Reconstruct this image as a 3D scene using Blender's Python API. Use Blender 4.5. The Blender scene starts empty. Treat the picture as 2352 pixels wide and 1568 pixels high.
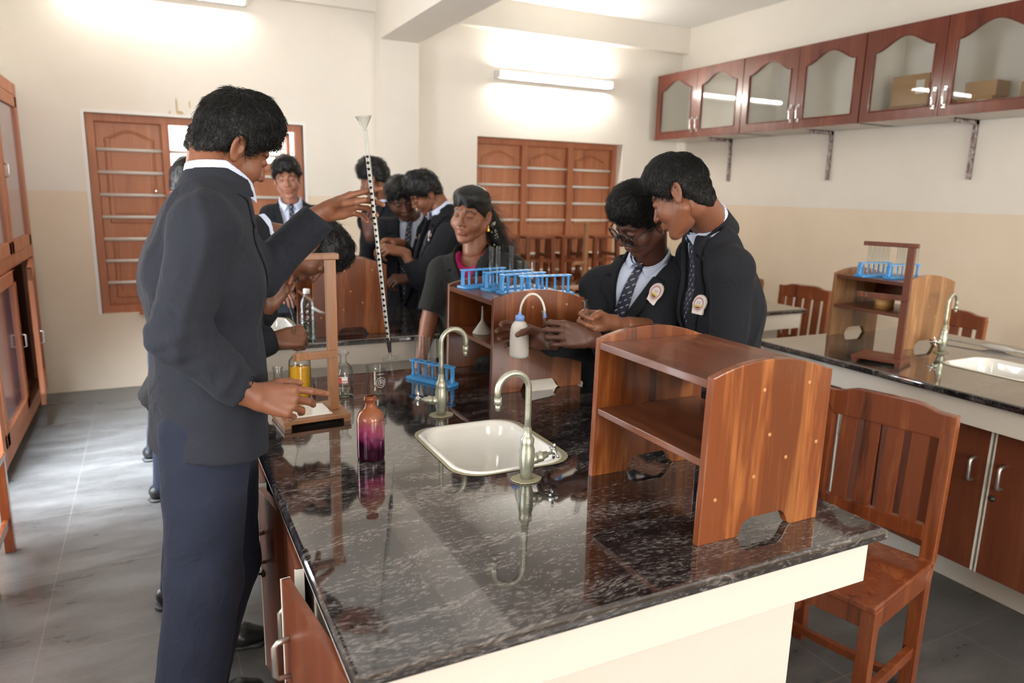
import bpy, bmesh, math, random, time
import numpy as np
from mathutils import Vector, Matrix
R = math.radians
PI = math.pi
SC = bpy.context.scene
COL = SC.collection
random.seed(4)
NR = np.random.RandomState(7)

# ------------------------------------------------------------------ materials
MATS = {}
def newmat(name):
    m = bpy.data.materials.new(name); m.use_nodes = True
    nt = m.node_tree; b = nt.nodes['Principled BSDF']
    MATS[name] = m
    return m, nt, b
def sset(b, **k):
    al = dict(base='Base Color', rough='Roughness', metal='Metallic', coat='Coat Weight', coatr='Coat Roughness', trans='Transmission Weight',
              ior='IOR', alpha='Alpha', sss='Subsurface Weight', spec='Specular IOR Level', sheen='Sheen Weight', emis='Emission Color', emiss='Emission Strength')
    for kk, v in k.items():
        if kk in ('base', 'emis') and len(v) == 3: v = (*v, 1)
        b.inputs[al[kk]].default_value = v
def plain(name, base, rough=.5, **k):
    m, nt, b = newmat(name); sset(b, base=base, rough=rough, **k); return m
def tcoord(nt, scale=(1, 1, 1), rot=(0, 0, 0), kind='Object', loc=(0, 0, 0)):
    tc = nt.nodes.new('ShaderNodeTexCoord'); mp = nt.nodes.new('ShaderNodeMapping')
    mp.inputs['Scale'].default_value = scale; mp.inputs['Rotation'].default_value = rot; mp.inputs['Location'].default_value = loc
    nt.links.new(tc.outputs[kind], mp.inputs['Vector']); return mp.outputs[0]
def noise(nt, vec, scale=5, detail=4, rough=.5, dist=0):
    n = nt.nodes.new('ShaderNodeTexNoise'); n.inputs['Scale'].default_value = scale; n.inputs['Detail'].default_value = detail
    n.inputs['Roughness'].default_value = rough; n.inputs['Distortion'].default_value = dist
    nt.links.new(vec, n.inputs['Vector']); return n.outputs['Fac']
def ramp(nt, fac, stops, interp='LINEAR'):
    r = nt.nodes.new('ShaderNodeValToRGB'); cr = r.color_ramp; cr.interpolation = interp
    while len(cr.elements) < len(stops): cr.elements.new(.5)
    for e, (p, c) in zip(cr.elements, stops):
        e.position = p; e.color = (*c, 1) if len(c) == 3 else c
    nt.links.new(fac, r.inputs['Fac']); return r.outputs['Color']
def mix(nt, fac, a, b, mode='MIX'):
    n = nt.nodes.new('ShaderNodeMix'); n.data_type = 'RGBA'; n.blend_type = mode
    for s, v in ((n.inputs[0], fac), (n.inputs[6], a), (n.inputs[7], b)):
        if isinstance(v, (int, float)): s.default_value = v
        elif isinstance(v, tuple): s.default_value = (*v, 1) if len(v) == 3 else v
        else: nt.links.new(v, s)
    return n.outputs[2]
def math_(nt, op, a, b=0, c=0):
    n = nt.nodes.new('ShaderNodeMath'); n.operation = op
    for s, v in zip(n.inputs, (a, b, c)):
        if isinstance(v, (int, float)): s.default_value = v
        else: nt.links.new(v, s)
    return n.outputs[0]
def bump(nt, b, h, strength=.2, dist=.01):
    n = nt.nodes.new('ShaderNodeBump'); n.inputs['Strength'].default_value = strength; n.inputs['Distance'].default_value = dist
    nt.links.new(h, n.inputs['Height']); nt.links.new(n.outputs[0], b.inputs['Normal'])
def sepxyz(nt, vec):
    n = nt.nodes.new('ShaderNodeSeparateXYZ'); nt.links.new(vec, n.inputs[0]); return n.outputs
def wood(name, dark, mid, light, grain='z', freq=1.0, rough=.25, coat=.0, spec=.5, knots=False, boards=None, plank=.11):
    m, nt, b = newmat(name)
    st = {'x': (.06, 1, 1), 'y': (1, .06, 1), 'z': (1, 1, .06)}[grain]
    v = tcoord(nt, tuple(s * freq for s in st))
    n1 = noise(nt, v, 22, 6, .6, .8); n2 = noise(nt, v, 95, 4, .6, .2)
    v2 = tcoord(nt, tuple(s * freq for s in {'x': (.25, 1, 1), 'y': (1, .25, 1), 'z': (1, 1, .25)}[grain]))
    n3 = noise(nt, v2, 6, 3, .5, 1.2)
    f = math_(nt, 'MULTIPLY_ADD', n1, .55, math_(nt, 'MULTIPLY_ADD', n2, .2, math_(nt, 'MULTIPLY', n3, .5)))
    c = ramp(nt, f, [(.44, dark), (.55, mid), (.63, mid), (.76, light)])
    if boards:   # separate boards glued edge to edge: each has its own tone
        o = sepxyz(nt, tcoord(nt))
        k = math_(nt, 'FLOOR', math_(nt, 'DIVIDE', math_(nt, 'ADD', o['XYZ'.index(boards.upper())], 10.03), plank))
        wn = nt.nodes.new('ShaderNodeTexWhiteNoise'); wn.noise_dimensions = '1D'; nt.links.new(k, wn.inputs['W'])
        t = math_(nt, 'MULTIPLY_ADD', wn.outputs['Value'], .55, .68)
        cc = nt.nodes.new('ShaderNodeCombineXYZ')
        for i in range(3): nt.links.new(t, cc.inputs[i])
        c = mix(nt, 1.0, c, cc.outputs[0], 'MULTIPLY')
    nt.links.new(c, b.inputs['Base Color'])
    sset(b, rough=rough, coat=coat, coatr=.12, spec=spec)
    bump(nt, b, n2, .06, .004)
    return m

# ------------------------------------------------------------------ objects and tags
def tag(o, label=None, cat=None, group=None, kind=None):
    if label: o['label'] = label
    if cat: o['category'] = cat
    if group: o['group'] = group
    if kind: o['kind'] = kind
    return o
def thing(name, label, cat, loc=(0, 0, 0), rz=0, group=None):
    o = bpy.data.objects.new(name, None); COL.objects.link(o); o.location = loc; o.rotation_euler = (0, 0, rz)
    o.empty_display_size = .05
    return tag(o, label, cat, group)
def link(name, me, mat, parent=None, smooth=False, loc=None, rot=None, label=None):
    o = bpy.data.objects.new(name, me); COL.objects.link(o)
    if mat is not None:
        for m in (mat if isinstance(mat, (list, tuple)) else [mat]): me.materials.append(m)
    if parent: o.parent = parent
    if loc is not None: o.location = loc
    if rot is not None: o.rotation_euler = rot
    if smooth is True:
        me.polygons.foreach_set('use_smooth', [True] * len(me.polygons))
    if label: o['label'] = label
    return o
def dup(root, loc=None, rz=None, label=None, group=None):
    r = root.copy(); COL.objects.link(r)
    if loc is not None: r.location = loc
    if rz is not None: r.rotation_euler = (0, 0, rz)
    if label: r['label'] = label
    if group: r['group'] = group
    for ch in list(root.children):
        c = ch.copy(); COL.objects.link(c); c.parent = r
        for g in list(ch.children):
            d = g.copy(); COL.objects.link(d); d.parent = c
    return r

class MB:
    """collects shapes into one bmesh"""
    def __init__(s): s.bm = bmesh.new()
    def box(s, a, b, bev=0, seg=2, rot=None, piv=None):
        a, b = Vector(a), Vector(b)
        g = bmesh.ops.create_cube(s.bm, size=1); vs = g['verts']
        for v in vs: v.co = Vector([(a[i] + b[i]) / 2 + v.co[i] * abs(b[i] - a[i]) for i in range(3)])
        if bev:
            es = list({e for v in vs for e in v.link_edges})
            r = bmesh.ops.bevel(s.bm, geom=es, offset=bev, segments=seg, affect='EDGES', profile=.6)
            vs = list({v for f in r['faces'] for v in f.verts} | {v for v in vs if v.is_valid})
        if rot is not None:
            p = Vector(piv) if piv is not None else (a + b) / 2
            for v in vs: v.co = p + rot @ (v.co - p)
        return s
    def prism(s, pts, ax, t0, t1, bev=0):
        """polygon pts in the plane normal to ax, extruded t0..t1"""
        def mk(p, t):
            if ax == 'x': return (t, p[0], p[1])
            if ax == 'y': return (p[0], t, p[1])
            return (p[0], p[1], t)
        A = [s.bm.verts.new(mk(p, t0)) for p in pts]; B = [s.bm.verts.new(mk(p, t1)) for p in pts]
        n = len(pts); f1 = s.bm.faces.new(A); f2 = s.bm.faces.new(B[::-1])
        fs = [s.bm.faces.new((A[i], B[i], B[(i + 1) % n], A[(i + 1) % n])) for i in range(n)]
        bmesh.ops.recalc_face_normals(s.bm, faces=[f1, f2] + fs)
        if bev:
            es = list(set(f1.edges) | set(f2.edges))
            bmesh.ops.bevel(s.bm, geom=es, offset=bev, segments=2, affect='EDGES', profile=.6)
        return s
    def lathe(s, prof, c=(0, 0, 0), n=28, axis=None):
        c = Vector(c); q = Vector((0, 0, 1)).rotation_difference(Vector(axis)) if axis is not None else None
        rings = []
        for r, z in prof:
            ring = []
            for i in range(n):
                v = Vector((max(r, 1e-5) * math.cos(2 * PI * i / n), max(r, 1e-5) * math.sin(2 * PI * i / n), z))
                if q is not None: v = q @ v
                ring.append(s.bm.verts.new(c + v))
            rings.append(ring)
        for A, B in zip(rings, rings[1:]):
            for i in range(n):
                f = s.bm.faces.new((A[i], A[(i + 1) % n], B[(i + 1) % n], B[i])); f.smooth = True
        if prof[0][0] > 1e-4 and prof[0][0] != prof[-1][0] or prof[0][1] != prof[-1][1]:
            for rg, rv in ((rings[0], True), (rings[-1], False)):
                s.bm.faces.new(rg[::-1] if rv else rg)
        return s
    def tube(s, pts, r, n=12, cap=True, flat=None):
        pts = [Vector(p) for p in pts]; rs = r if isinstance(r, (list, tuple)) else [r] * len(pts)
        rings = []; prev = None
        for i, p in enumerate(pts):
            d = (pts[min(i + 1, len(pts) - 1)] - pts[max(i - 1, 0)]).normalized()
            if prev is None:
                u = d.orthogonal().normalized()
            else:
                u = (prev - d * prev.dot(d)).normalized()
            prev = u; w = d.cross(u)
            rings.append([s.bm.verts.new(p + (u * math.cos(2 * PI * k / n) + w * math.sin(2 * PI * k / n) * (flat or 1)) * rs[i]) for k in range(n)])
        for A, B in zip(rings, rings[1:]):
            for k in range(n):
                f = s.bm.faces.new((A[k], A[(k + 1) % n], B[(k + 1) % n], B[k])); f.smooth = True
        if cap:
            s.bm.faces.new(rings[0][::-1]); s.bm.faces.new(rings[-1])
        return s
    def build(s, name, mat, parent=None, **k):
        me = bpy.data.meshes.new(name); s.bm.to_mesh(me); s.bm.free()
        return link(name, me, mat, parent, **k)
def rrect(x0, y0, x1, y1, r, n=6):
    out = []
    for cx, cy, a0 in ((x1 - r, y1 - r, 0), (x0 + r, y1 - r, 90), (x0 + r, y0 + r, 180), (x1 - r, y0 + r, 270)):
        for i in range(n + 1):
            a = R(a0 + 90 * i / n); out.append((cx + r * math.cos(a), cy + r * math.sin(a)))
    return out
def arc(c, r, a0, a1, n):
    return [(c[0] + r * math.cos(R(a0 + (a1 - a0) * i / n)), c[1] + r * math.sin(R(a0 + (a1 - a0) * i / n))) for i in range(n + 1)]
# ------------------------------------------------------------------ camera
YAW, PITCH, ROLL = .4668831, .2044495, -.0239973
CAMP = Vector((0, 0, 1.55))
def cam_axes():
    cp, sp = math.cos(PITCH), math.sin(PITCH)
    F = Vector((math.sin(YAW) * cp, math.cos(YAW) * cp, -sp)); Rt = Vector((math.cos(YAW), -math.sin(YAW), 0)); D = F.cross(Rt)
    c, s = math.cos(ROLL), math.sin(ROLL)
    return F, c * Rt + s * D, -s * Rt + c * D
cF, cR, cD = cam_axes()
cam = bpy.data.cameras.new('camera'); camo = bpy.data.objects.new('camera', cam); COL.objects.link(camo)
M4 = Matrix.Identity(4)
for i in range(3):
    M4[i][0] = cR[i]; M4[i][1] = -cD[i]; M4[i][2] = -cF[i]; M4[i][3] = CAMP[i]
camo.matrix_world = M4
cam.sensor_width = 36; cam.lens = 1645.65 / 2352 * 36; cam.clip_start = .05
cam.dof.use_dof = True; cam.dof.focus_distance = 1.75; cam.dof.aperture_fstop = 3.5
SC.camera = camo
vs = SC.view_settings; SC.display_settings.display_device = 'sRGB'; vs.view_transform = 'Standard'; vs.look = 'None'; vs.gamma = 1; vs.use_curve_mapping = False
vs.exposure = 0.80

# ------------------------------------------------------------------ material set
def glass(name, col=(.97, .985, .98), rough=.02, ior=1.5, edge=.16):
    '''thin walled glass: clear straight through, mirror-like at grazing angles, a little darker at its edges'''
    m = bpy.data.materials.new(name); m.use_nodes = True; nt = m.node_tree; MATS[name] = m
    for n in list(nt.nodes):
        if n.type == 'BSDF_PRINCIPLED': nt.nodes.remove(n)
    out = [n for n in nt.nodes if n.type == 'OUTPUT_MATERIAL'][0]
    tr = nt.nodes.new('ShaderNodeBsdfTransparent'); gl = nt.nodes.new('ShaderNodeBsdfGlossy'); gl.inputs['Roughness'].default_value = rough
    lw = nt.nodes.new('ShaderNodeLayerWeight'); lw.inputs['Blend'].default_value = .25
    c = mix(nt, lw.outputs['Facing'], tuple(col), tuple(x * (1 - edge) for x in col)); nt.links.new(c, tr.inputs[0])
    l2 = nt.nodes.new('ShaderNodeLayerWeight'); l2.inputs['Blend'].default_value = .5     # 1 - |cos|, the same from both sides of the wall
    fr = math_(nt, 'MULTIPLY_ADD', math_(nt, 'POWER', l2.outputs['Facing'], 4.0), .75, .035)
    mx = nt.nodes.new('ShaderNodeMixShader'); nt.links.new(fr, mx.inputs[0]); nt.links.new(tr.outputs[0], mx.inputs[1]); nt.links.new(gl.outputs[0], mx.inputs[2])
    nt.links.new(mx.outputs[0], out.inputs[0]); return m
def wall_mat():
    m, nt, b = newmat('painted_plaster')
    g = nt.nodes.new('ShaderNodeNewGeometry'); z = sepxyz(nt, g.outputs['Position'])[2]
    n = noise(nt, g.outputs['Position'], 3, 5, .6)
    lo = ramp(nt, n, [(.3, (.80, .665, .505)), (.7, (.84, .715, .56))])
    hi = ramp(nt, n, [(.3, (.83, .77, .68)), (.7, (.86, .805, .72))])
    f = math_(nt, 'GREATER_THAN', z, 1.488)
    nt.links.new(mix(nt, f, lo, hi), b.inputs['Base Color'])
    v = nt.nodes.new('ShaderNodeMapping'); v.inputs['Scale'].default_value = (60, 60, 3); nt.links.new(g.outputs['Position'], v.inputs['Vector'])
    bump(nt, b, noise(nt, v.outputs[0], 2, 3), .05, .004); sset(b, rough=.55, spec=.3)
    return m
def ceil_mat():
    return plain('white_ceiling_paint', (.84, .815, .77), .7)
def floor_mat():
    m, nt, b = newmat('grey_cement_tile')
    g = nt.nodes.new('ShaderNodeNewGeometry'); P = g.outputs['Position']; s = sepxyz(nt, P)
    def line(c, off):
        fr = math_(nt, 'FRACT', math_(nt, 'DIVIDE', math_(nt, 'ADD', c, off), .6))
        a = math_(nt, 'ABSOLUTE', math_(nt, 'SUBTRACT', fr, .5))
        return math_(nt, 'GREATER_THAN', a, .4965)
    gr = math_(nt, 'MAXIMUM', line(s[0], 12.435), line(s[1], 12 - 2.58))
    mp = nt.nodes.new('ShaderNodeMapping'); mp.inputs['Scale'].default_value = (1, 2.4, 1); mp.inputs['Rotation'].default_value = (0, 0, .35); nt.links.new(P, mp.inputs['Vector'])
    n1 = noise(nt, mp.outputs[0], 2.6, 7, .62, .0); n2 = noise(nt, P, 40, 5, .6)
    f = math_(nt, 'MULTIPLY_ADD', n1, .8, math_(nt, 'MULTIPLY', n2, .2))
    c = ramp(nt, f, [(.30, (.062, .060, .058)), (.5, (.098, .095, .092)), (.68, (.140, .136, .132))])
    c = mix(nt, gr, c, (.16, .14, .13)); nt.links.new(c, b.inputs['Base Color'])
    nt.links.new(ramp(nt, n1, [(.3, (.24,) * 3), (.7, (.42,) * 3)]), b.inputs['Roughness']); sset(b, spec=.5)
    bump(nt, b, math_(nt, 'SUBTRACT', n2, math_(nt, 'MULTIPLY', gr, 1.5)), .12, .002)
    return m
def granite_mat():
    m, nt, b = newmat('polished_black_granite')
    g = nt.nodes.new('ShaderNodeNewGeometry'); P = g.outputs['Position']
    mp = nt.nodes.new('ShaderNodeMapping'); mp.inputs['Rotation'].default_value = (0, 0, .42); mp.inputs['Scale'].default_value = (1, 4.2, 4.2); nt.links.new(P, mp.inputs['Vector'])
    w = noise(nt, P, 2.0, 3, .5); wv = nt.nodes.new('ShaderNodeVectorMath'); wv.operation = 'MULTIPLY_ADD'
    cc = nt.nodes.new('ShaderNodeCombineXYZ')
    for i in (1, 2): nt.links.new(w, cc.inputs[i])
    nt.links.new(cc.outputs[0], wv.inputs[0]); wv.inputs[1].default_value = (1.1, 1.1, 1.1); nt.links.new(mp.outputs[0], wv.inputs[2])
    n1 = noise(nt, wv.outputs[0], 48, 5, .70, .25)
    n2 = noise(nt, wv.outputs[0], 3.0, 4, .6, .5)
    n3 = noise(nt, P, 75, 2, .5)
    f = math_(nt, 'MULTIPLY_ADD', n2, .42, math_(nt, 'MULTIPLY_ADD', n3, .12, math_(nt, 'MULTIPLY', n1, .66)))
    c = ramp(nt, f, [(.51, (.008, .006, .007)), (.60, (.022, .017, .018)), (.65, (.080, .070, .066)), (.74, (.22, .20, .19))])
    nt.links.new(c, b.inputs['Base Color']); sset(b, rough=.06, spec=.9, ior=1.62, coat=.55, coatr=.02)
    return m
def laminate(name, dark, light, rough=.35, g='z'):
    return wood(name, dark, tuple((a + c) / 2 for a, c in zip(dark, light)), light, g, .8, rough)
WALL = wall_mat(); CEIL = ceil_mat(); FLOOR = floor_mat(); GRAN = granite_mat()
TEAK = wood('polished_teak', (.045, .011, .004), (.215, .056, .014), (.44, .155, .042), 'z', 1, .22, .35, boards='x', plank=.105)
TEAKY = wood('polished_teak_shelf', (.05, .014, .008), (.15, .045, .020), (.27, .10, .045), 'y', 1, .3, .25, boards='x', plank=.12)
CHAIRW = wood('varnished_chair_wood', (.075, .015, .005), (.19, .044, .013), (.29, .085, .026), 'z', 1, .25, .4)
WINW = wood('window_frame_wood', (.27, .085, .035), (.42, .145, .065), (.52, .20, .095), 'z', .8, .45)
WINP = wood('window_shutter_wood', (.33, .11, .045), (.47, .175, .08), (.56, .23, .11), 'z', .7, .4)
CABW = wood('red_brown_cabinet_wood', (.07, .011, .006), (.145, .025, .012), (.20, .043, .021), 'x', 1, .22, .4)
CABV = wood('red_brown_cabinet_wood_upright', (.07, .011, .006), (.145, .025, .012), (.20, .043, .021), 'z', 1, .22, .4)
LAM = wood('brown_woodgrain_laminate', (.08, .020, .009), (.16, .045, .021), (.21, .067, .032), 'z', 1, .35)
STANDW = wood('stand_wood', (.19, .075, .028), (.32, .14, .058), (.46, .24, .11), 'z', 1.2, .4)
STANDD = wood('dark_stand_wood', (.075, .022, .012), (.14, .043, .022), (.22, .075, .04), 'z', 1.2, .4)
CREAM = plain('cream_painted_board', (.73, .675, .60), .45)
WHITEP = plain('white_edge_band', (.8, .77, .70), .4)
BARW = plain('white_painted_steel_bar', (.82, .78, .71), .4)
PORC = plain('white_glazed_ceramic', (.86, .84, .79), .12, coat=.5)
CAULK = plain('aged_olive_sealant', (.33, .30, .19), .6)
PVC = None
def tap_mat():
    m, nt, b = newmat('dull_plated_brass')
    n = noise(nt, tcoord(nt), 35, 5, .6)
    nt.links.new(ramp(nt, n, [(.3, (.36, .37, .27)), (.6, (.56, .57, .47)), (.8, (.62, .62, .55))]), b.inputs['Base Color'])
    nt.links.new(ramp(nt, n, [(.3, (.45,) * 3), (.7, (.28,) * 3)]), b.inputs['Roughness']); sset(b, metal=.75); return m
TAPM = tap_mat()
CHROME = plain('chrome', (.75, .75, .75), .12, metal=1)
STEEL = plain('brushed_steel_handle', (.62, .60, .57), .3, metal=.9)
DARKM = plain('dark_metal', (.05, .045, .04), .4, metal=.6)
BLUE = plain('light_blue_plastic', (.075, .36, .78), .32)
GLASS = glass('clear_laboratory_glass')
PANE = glass('clear_window_glass', (.97, .98, .97), .01, 1.5, .1)
LIQY = plain('yellow_orange_liquid', (1.0, .50, .01), .05, trans=.25, ior=1.33)
TGLASS = glass('thick_clear_glass', (.975, .985, .98), .02, 1.5, .26)
WATER = glass('clear_liquid', (.86, .92, .88), .02, 1.33, .3)
CARD = plain('brown_cardboard', (.45, .26, .12), .75)
PAPER = plain('white_paper', (.85, .84, .80), .7)

# ------------------------------------------------------------------ room shell
YB, XL, XR, ZC = 6.15, -.83, 4.97, 3.2
YF = -3.2
def struct(name, mb, mat, parent=None, **k):
    o = mb.build(name, mat, parent, **k)
    if parent is None: o['kind'] = 'structure'
    return o
struct('floor', MB().box((XL - .25, YF - .2, -.1), (XR + .25, YB + .3, 0)), FLOOR)
struct('ceiling', MB().box((XL - .25, YF - .2, ZC), (XR + .25, YB + .3, ZC + .12)), CEIL)
def wall_with_holes(mb, axis, p0, p1, a0, a1, z0, z1, holes):
    """wall slab between p0..p1 on axis, spanning a0..a1 on the other one, holes = (b0,b1,zb,zt)"""
    def B(u0, u1, za, zb):
        if u1 - u0 < 1e-4 or zb - za < 1e-4: return
        if axis == 'y': mb.box((u0, p0, za), (u1, p1, zb))
        else: mb.box((p0, u0, za), (p1, u1, zb))
    cur = a0
    for b0, b1, zb, zt in sorted(holes):
        B(cur, b0, z0, z1); B(b0, b1, z0, zb); B(b0, b1, zt, z1); cur = b1
    B(cur, a1, z0, z1); return mb
W1 = (-.37, 1.16, .58, 2.045); W2 = (2.70, 4.29, .58, 2.045)
struct('wall_back', wall_with_holes(MB(), 'y', YB, YB + .24, XL - .2, XR + .2, 0, ZC, [W1, W2]), WALL)
struct('wall_right', MB().box((XR, YF, 0), (XR + .2, YB, ZC)), WALL)
LW = [(.4, 1.7, .8, 2.2), (3.0, 4.15, .1, 2.3)]
struct('wall_left', wall_with_holes(MB(), 'x', XL - .22, XL, YF, YB, 0, ZC, LW), WALL)
FW = [(-.3, 1.5, .9, 2.4), (2.2, 4.2, .9, 2.4)]
struct('wall_front', wall_with_holes(MB(), 'y', YF - .2, YF, XL - .2, XR + .2, 0, ZC, FW), WALL)
struct('trim_1', MB().box((1.762, 5.99, 0), (2.09, YB, ZC)), WALL)                       # pillar
struct('trim_2', MB().box((1.762, YF, 2.74), (2.09, 5.99, ZC)), WALL)                     # ceiling beam towards the viewer
struct('trim_3', MB().box((XL, 6.10, 2.965), (1.762, YB, ZC)), WALL)                      # shallow beams over the back wall
struct('trim_4', MB().box((2.09, 6.06, 2.955), (XR, YB, ZC)), WALL)
# ------------------------------------------------------------------ windows
def arch_panel(x0, x1, z0, z1, w=.055, rise=.05):
    """raised moulding following an ogee-topped panel"""
    xs = [x0 + w, x1 - w]; zb = z0 + w; zt = z1 - w - rise
    top = []
    n = 14
    for i in range(n + 1):
        t = i / n; x = xs[0] + (xs[1] - xs[0]) * t
        top.append((x, zt + rise * (.5 - .5 * math.cos(2 * PI * t)) ** .8))
    return [(xs[1], zb)] + top[::-1] + [(xs[0], zb)]
def shutter(parent, x0, x1, z0, z1, y, zmid, name='shutter'):
    mb = MB(); mb.box((x0, y, z0), (x1, y + .03, z1), .003)
    o = mb.build(name, WINP, parent)
    md = MB()
    for a, b, rise in ((z0, zmid, 0), (zmid, z1, .055)):
        if b - a < .1: continue
        pl = arch_panel(x0, x1, a, b, .06, rise)
        pts = [(p[0], y - .003, p[1]) for p in pl]; pts.append(pts[0])
        md.tube(pts, .0085, 6, cap=False)
        cx = sum(p[0] for p in pl) / len(pl); cz = sum(p[1] for p in pl) / len(pl)
        md.prism([(cx + (p[0] - cx) * .82, cz + (p[1] - cz) * .88) for p in pl], 'y', y - .008, y + .002, .004)
    md.build('raised_panel', WINP, o)
    return o
def window(name, W, bays, yf, openings):
    fr = MB(); x0, x1, z0, z1 = W; y0, y1 = yf, yf + .085; t = .055
    fr.box((x0, y0, z1 - t), (x1, y1, z1), .004); fr.box((x0, y0, z0), (x1, y1, z0 + t), .004)
    xs = [x0 + t + (x1 - x0 - t) * k / bays for k in range(bays + 1)]
    for k in range(bays + 1): fr.box((xs[k] - t, y0, z0 + t - .002), (xs[k], y1, z1 - t + .002), .003)
    f = fr.build(name, WINW); f['kind'] = 'structure'
    for k in range(bays):
        a, b = xs[k], xs[k + 1] - t
        for i in range(7):
            z = .80 + .1645 * i + (.008 if name == 'window_1' else 0)
            MB().tube([(a - .003, y0 + .03, z), (b + .003, y0 + .03, z)], .0125, 8).build('grille_bar', BARW, f)
        op = openings[k]
        if op is None: shutter(f, a + .0004, b - .0004, z0 + t, z1 - t, y0 + .052, z0 + .62)
        else:
            if op > z0 + t + .1: shutter(f, a + .0004, b - .0004, z0 + t, op, y0 + .052, z0 + .62)
    return f
win1 = window('window_1', W1, 3, YB + .045, [None, 1.25, 1.74])
win2 = window('window_2', W2, 3, YB + .10, [None, None, None])
# shutter leaves of window 1 swung open outside
for hx, z0_, s_ in ((.62, 1.26, 1), (1.05, 1.75, -1)):
    m = MB().box((hx, YB + .14, z0_), (hx + .03, YB + .52, 1.985), .003); m.build('shutter', WINP, win1)
for hz in (1.45,):
    MB().lathe([(.012, 0), (.012, .02), (.006, .03)], (.06, YB + .09, 1.50), 10, (0, -1, 0)).build('latch', CHROME, win1)
ledge = MB().box((W1[0] + .25, YB - .05, .57), (W1[0] + .52, YB + .05, .592), .004).build('trim_5', WINW); ledge['kind'] = 'structure'
# window on the side where the daylight falls in (left wall, beyond the frame) and behind the viewer
def plain_window(name, axis, p, W):
    b0, b1, z0, z1 = W; t = .06; mb = MB()
    def B(u0, u1, za, zb):
        if axis == 'x': mb.box((p - .04, u0, za), (p + .04, u1, zb), .004)
        else: mb.box((u0, p - .04, za), (u1, p + .04, zb), .004)
    B(b0, b1, z0, z0 + t); B(b0, b1, z1 - t, z1); B(b0, b0 + t, z0, z1); B(b1 - t, b1, z0, z1)
    m_ = (b0 + b1) / 2; B(m_ - t / 2, m_ + t / 2, z0, z1)
    o = mb.build(name, WINW); o['kind'] = 'structure'; return o
plain_window('window_3', 'x', XL - .11, LW[0]); plain_window('window_4', 'x', XL - .11, LW[1])
plain_window('window_5', 'y', YF - .1, FW[0]); plain_window('window_6', 'y', YF - .1, FW[1])
WREV = plain('lit_reveal_white', (.88, .86, .82), .5)  # added band round the left window: light on the plaster reveal as whiter colour
mb = MB(); x0, x1, z0, z1 = W1; e = .022
for q in ((x0 - e, x0, z0, z1 + e), (x1, x1 + e, z0, z1 + e), (x0, x1, z1, z1 + e)): mb.box((q[0], YB - .003, q[2]), (q[1], YB + .04, q[3]))
struct('trim_6', mb, WREV)
# small marks on the back wall
STAIN = plain('rusty_plaster_stain', (.58, .45, .26), .8)
mk = MB()
for x, z, w, h in ((.24, 2.13, .008, .06), (.262, 2.075, .02, .022), (.33, 2.145, .006, .03), (.19, 2.07, .006, .02), (.295, 2.06, .012, .012)):
    pts = [(x + w * math.cos(a) * random.uniform(.8, 1.2), z + h * math.sin(a) * random.uniform(.8, 1.1)) for a in [2 * PI * i / 12 for i in range(12)]]
    mk.prism(pts, 'y', YB - .0015, YB + .001)
o = mk.build('wall_stain', STAIN); tag(o, 'rusty drip stains on the back wall above the left window', 'stain')

# ------------------------------------------------------------------ lights
TUBEM = newmat('lit_fluorescent_tube')[0]
_b = TUBEM.node_tree.nodes['Principled BSDF']; sset(_b, base=(1, 1, 1), emis=(1, .97, .90), emiss=36)
WPL = plain('white_plastic', (.8, .78, .74), .4)
TUBEB = newmat('lit_fluorescent_tube_bright')[0]; sset(TUBEB.node_tree.nodes['Principled BSDF'], base=(1, 1, 1), emis=(1, .97, .90), emiss=70)
def tube_light(loc, L, label, rz=0, tm=None):
    t = thing('tube_light', label, 'lamp', loc, rz, 'fluorescent tube lights')
    MB().box((-L / 2, -.005, -.035), (L / 2, .05, .035), .006).build('batten', WPL, t)
    MB().tube([(-L / 2 + .02, -.03, 0), (L / 2 - .02, -.03, 0)], .016, 14).build('tube', tm or TUBEM, t)
    for s in (-1, 1):
        MB().box((s * (L / 2 - .012) - .012, -.052, -.03), (s * (L / 2 - .012) + .012, 0, .03), .004).build('end_holder', WPL, t)
tube_light((3.47, YB - .05, 2.585), 1.23, 'glaring tube light on the back wall above the shuttered right window', tm=TUBEB)
tube_light((.155, YB - .05, 2.915), 1.23, 'bright tube light at the top edge, left of the ceiling beam')
tube_light((XR - .05, .9, 2.62), 1.23, 'tube light on the right wall, outside the frame', -PI / 2)
tube_light((-.2, YF + .05, 2.62), 1.23, 'tube light on the wall behind the viewer', PI)
def area(name, loc, rot, sx, sy, power, col):
    l = bpy.data.lights.new(name, 'AREA'); l.shape = 'RECTANGLE'; l.size = sx; l.size_y = sy; l.energy = power; l.color = col
    o = bpy.data.objects.new(name, l); COL.objects.link(o); o.location = loc; o.rotation_euler = rot; return o
dl = area('daylight_left_far', (XL - .25, 3.55, 1.2), (0, -PI / 2, 0), 2.0, 1.1, 38, (.80, .90, 1.0))
dl = area('daylight_on_floor', (XL - .12, 3.86, 2.12), (0, 0, 0), .7, .5, 52, (.78, .89, 1.0)); dl.rotation_euler = Vector((.72, .95, -2.1)).to_track_quat('-Z', 'Y').to_euler(); dl.data.spread = R(62)
area('daylight_left_near', (XL - .3, 1.05, 1.5), (0, -PI / 2, 0), 1.4, 1.3, 12, (.85, .93, 1.0))
area('daylight_behind_a', (.6, YF - .3, 1.65), (PI / 2, 0, 0), 1.8, 1.5, 52, (1.0, .97, .93))
area('daylight_behind_b', (3.2, YF - .3, 1.65), (PI / 2, 0, 0), 2.0, 1.5, 76, (1.0, .97, .93))
w = bpy.data.worlds.new('sky'); SC.world = w; w.use_nodes = True
bg = w.node_tree.nodes['Background']; bg.inputs[0].default_value = (1, .99, .95, 1); bg.inputs[1].default_value = 3.0
cy = SC.cycles
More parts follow.
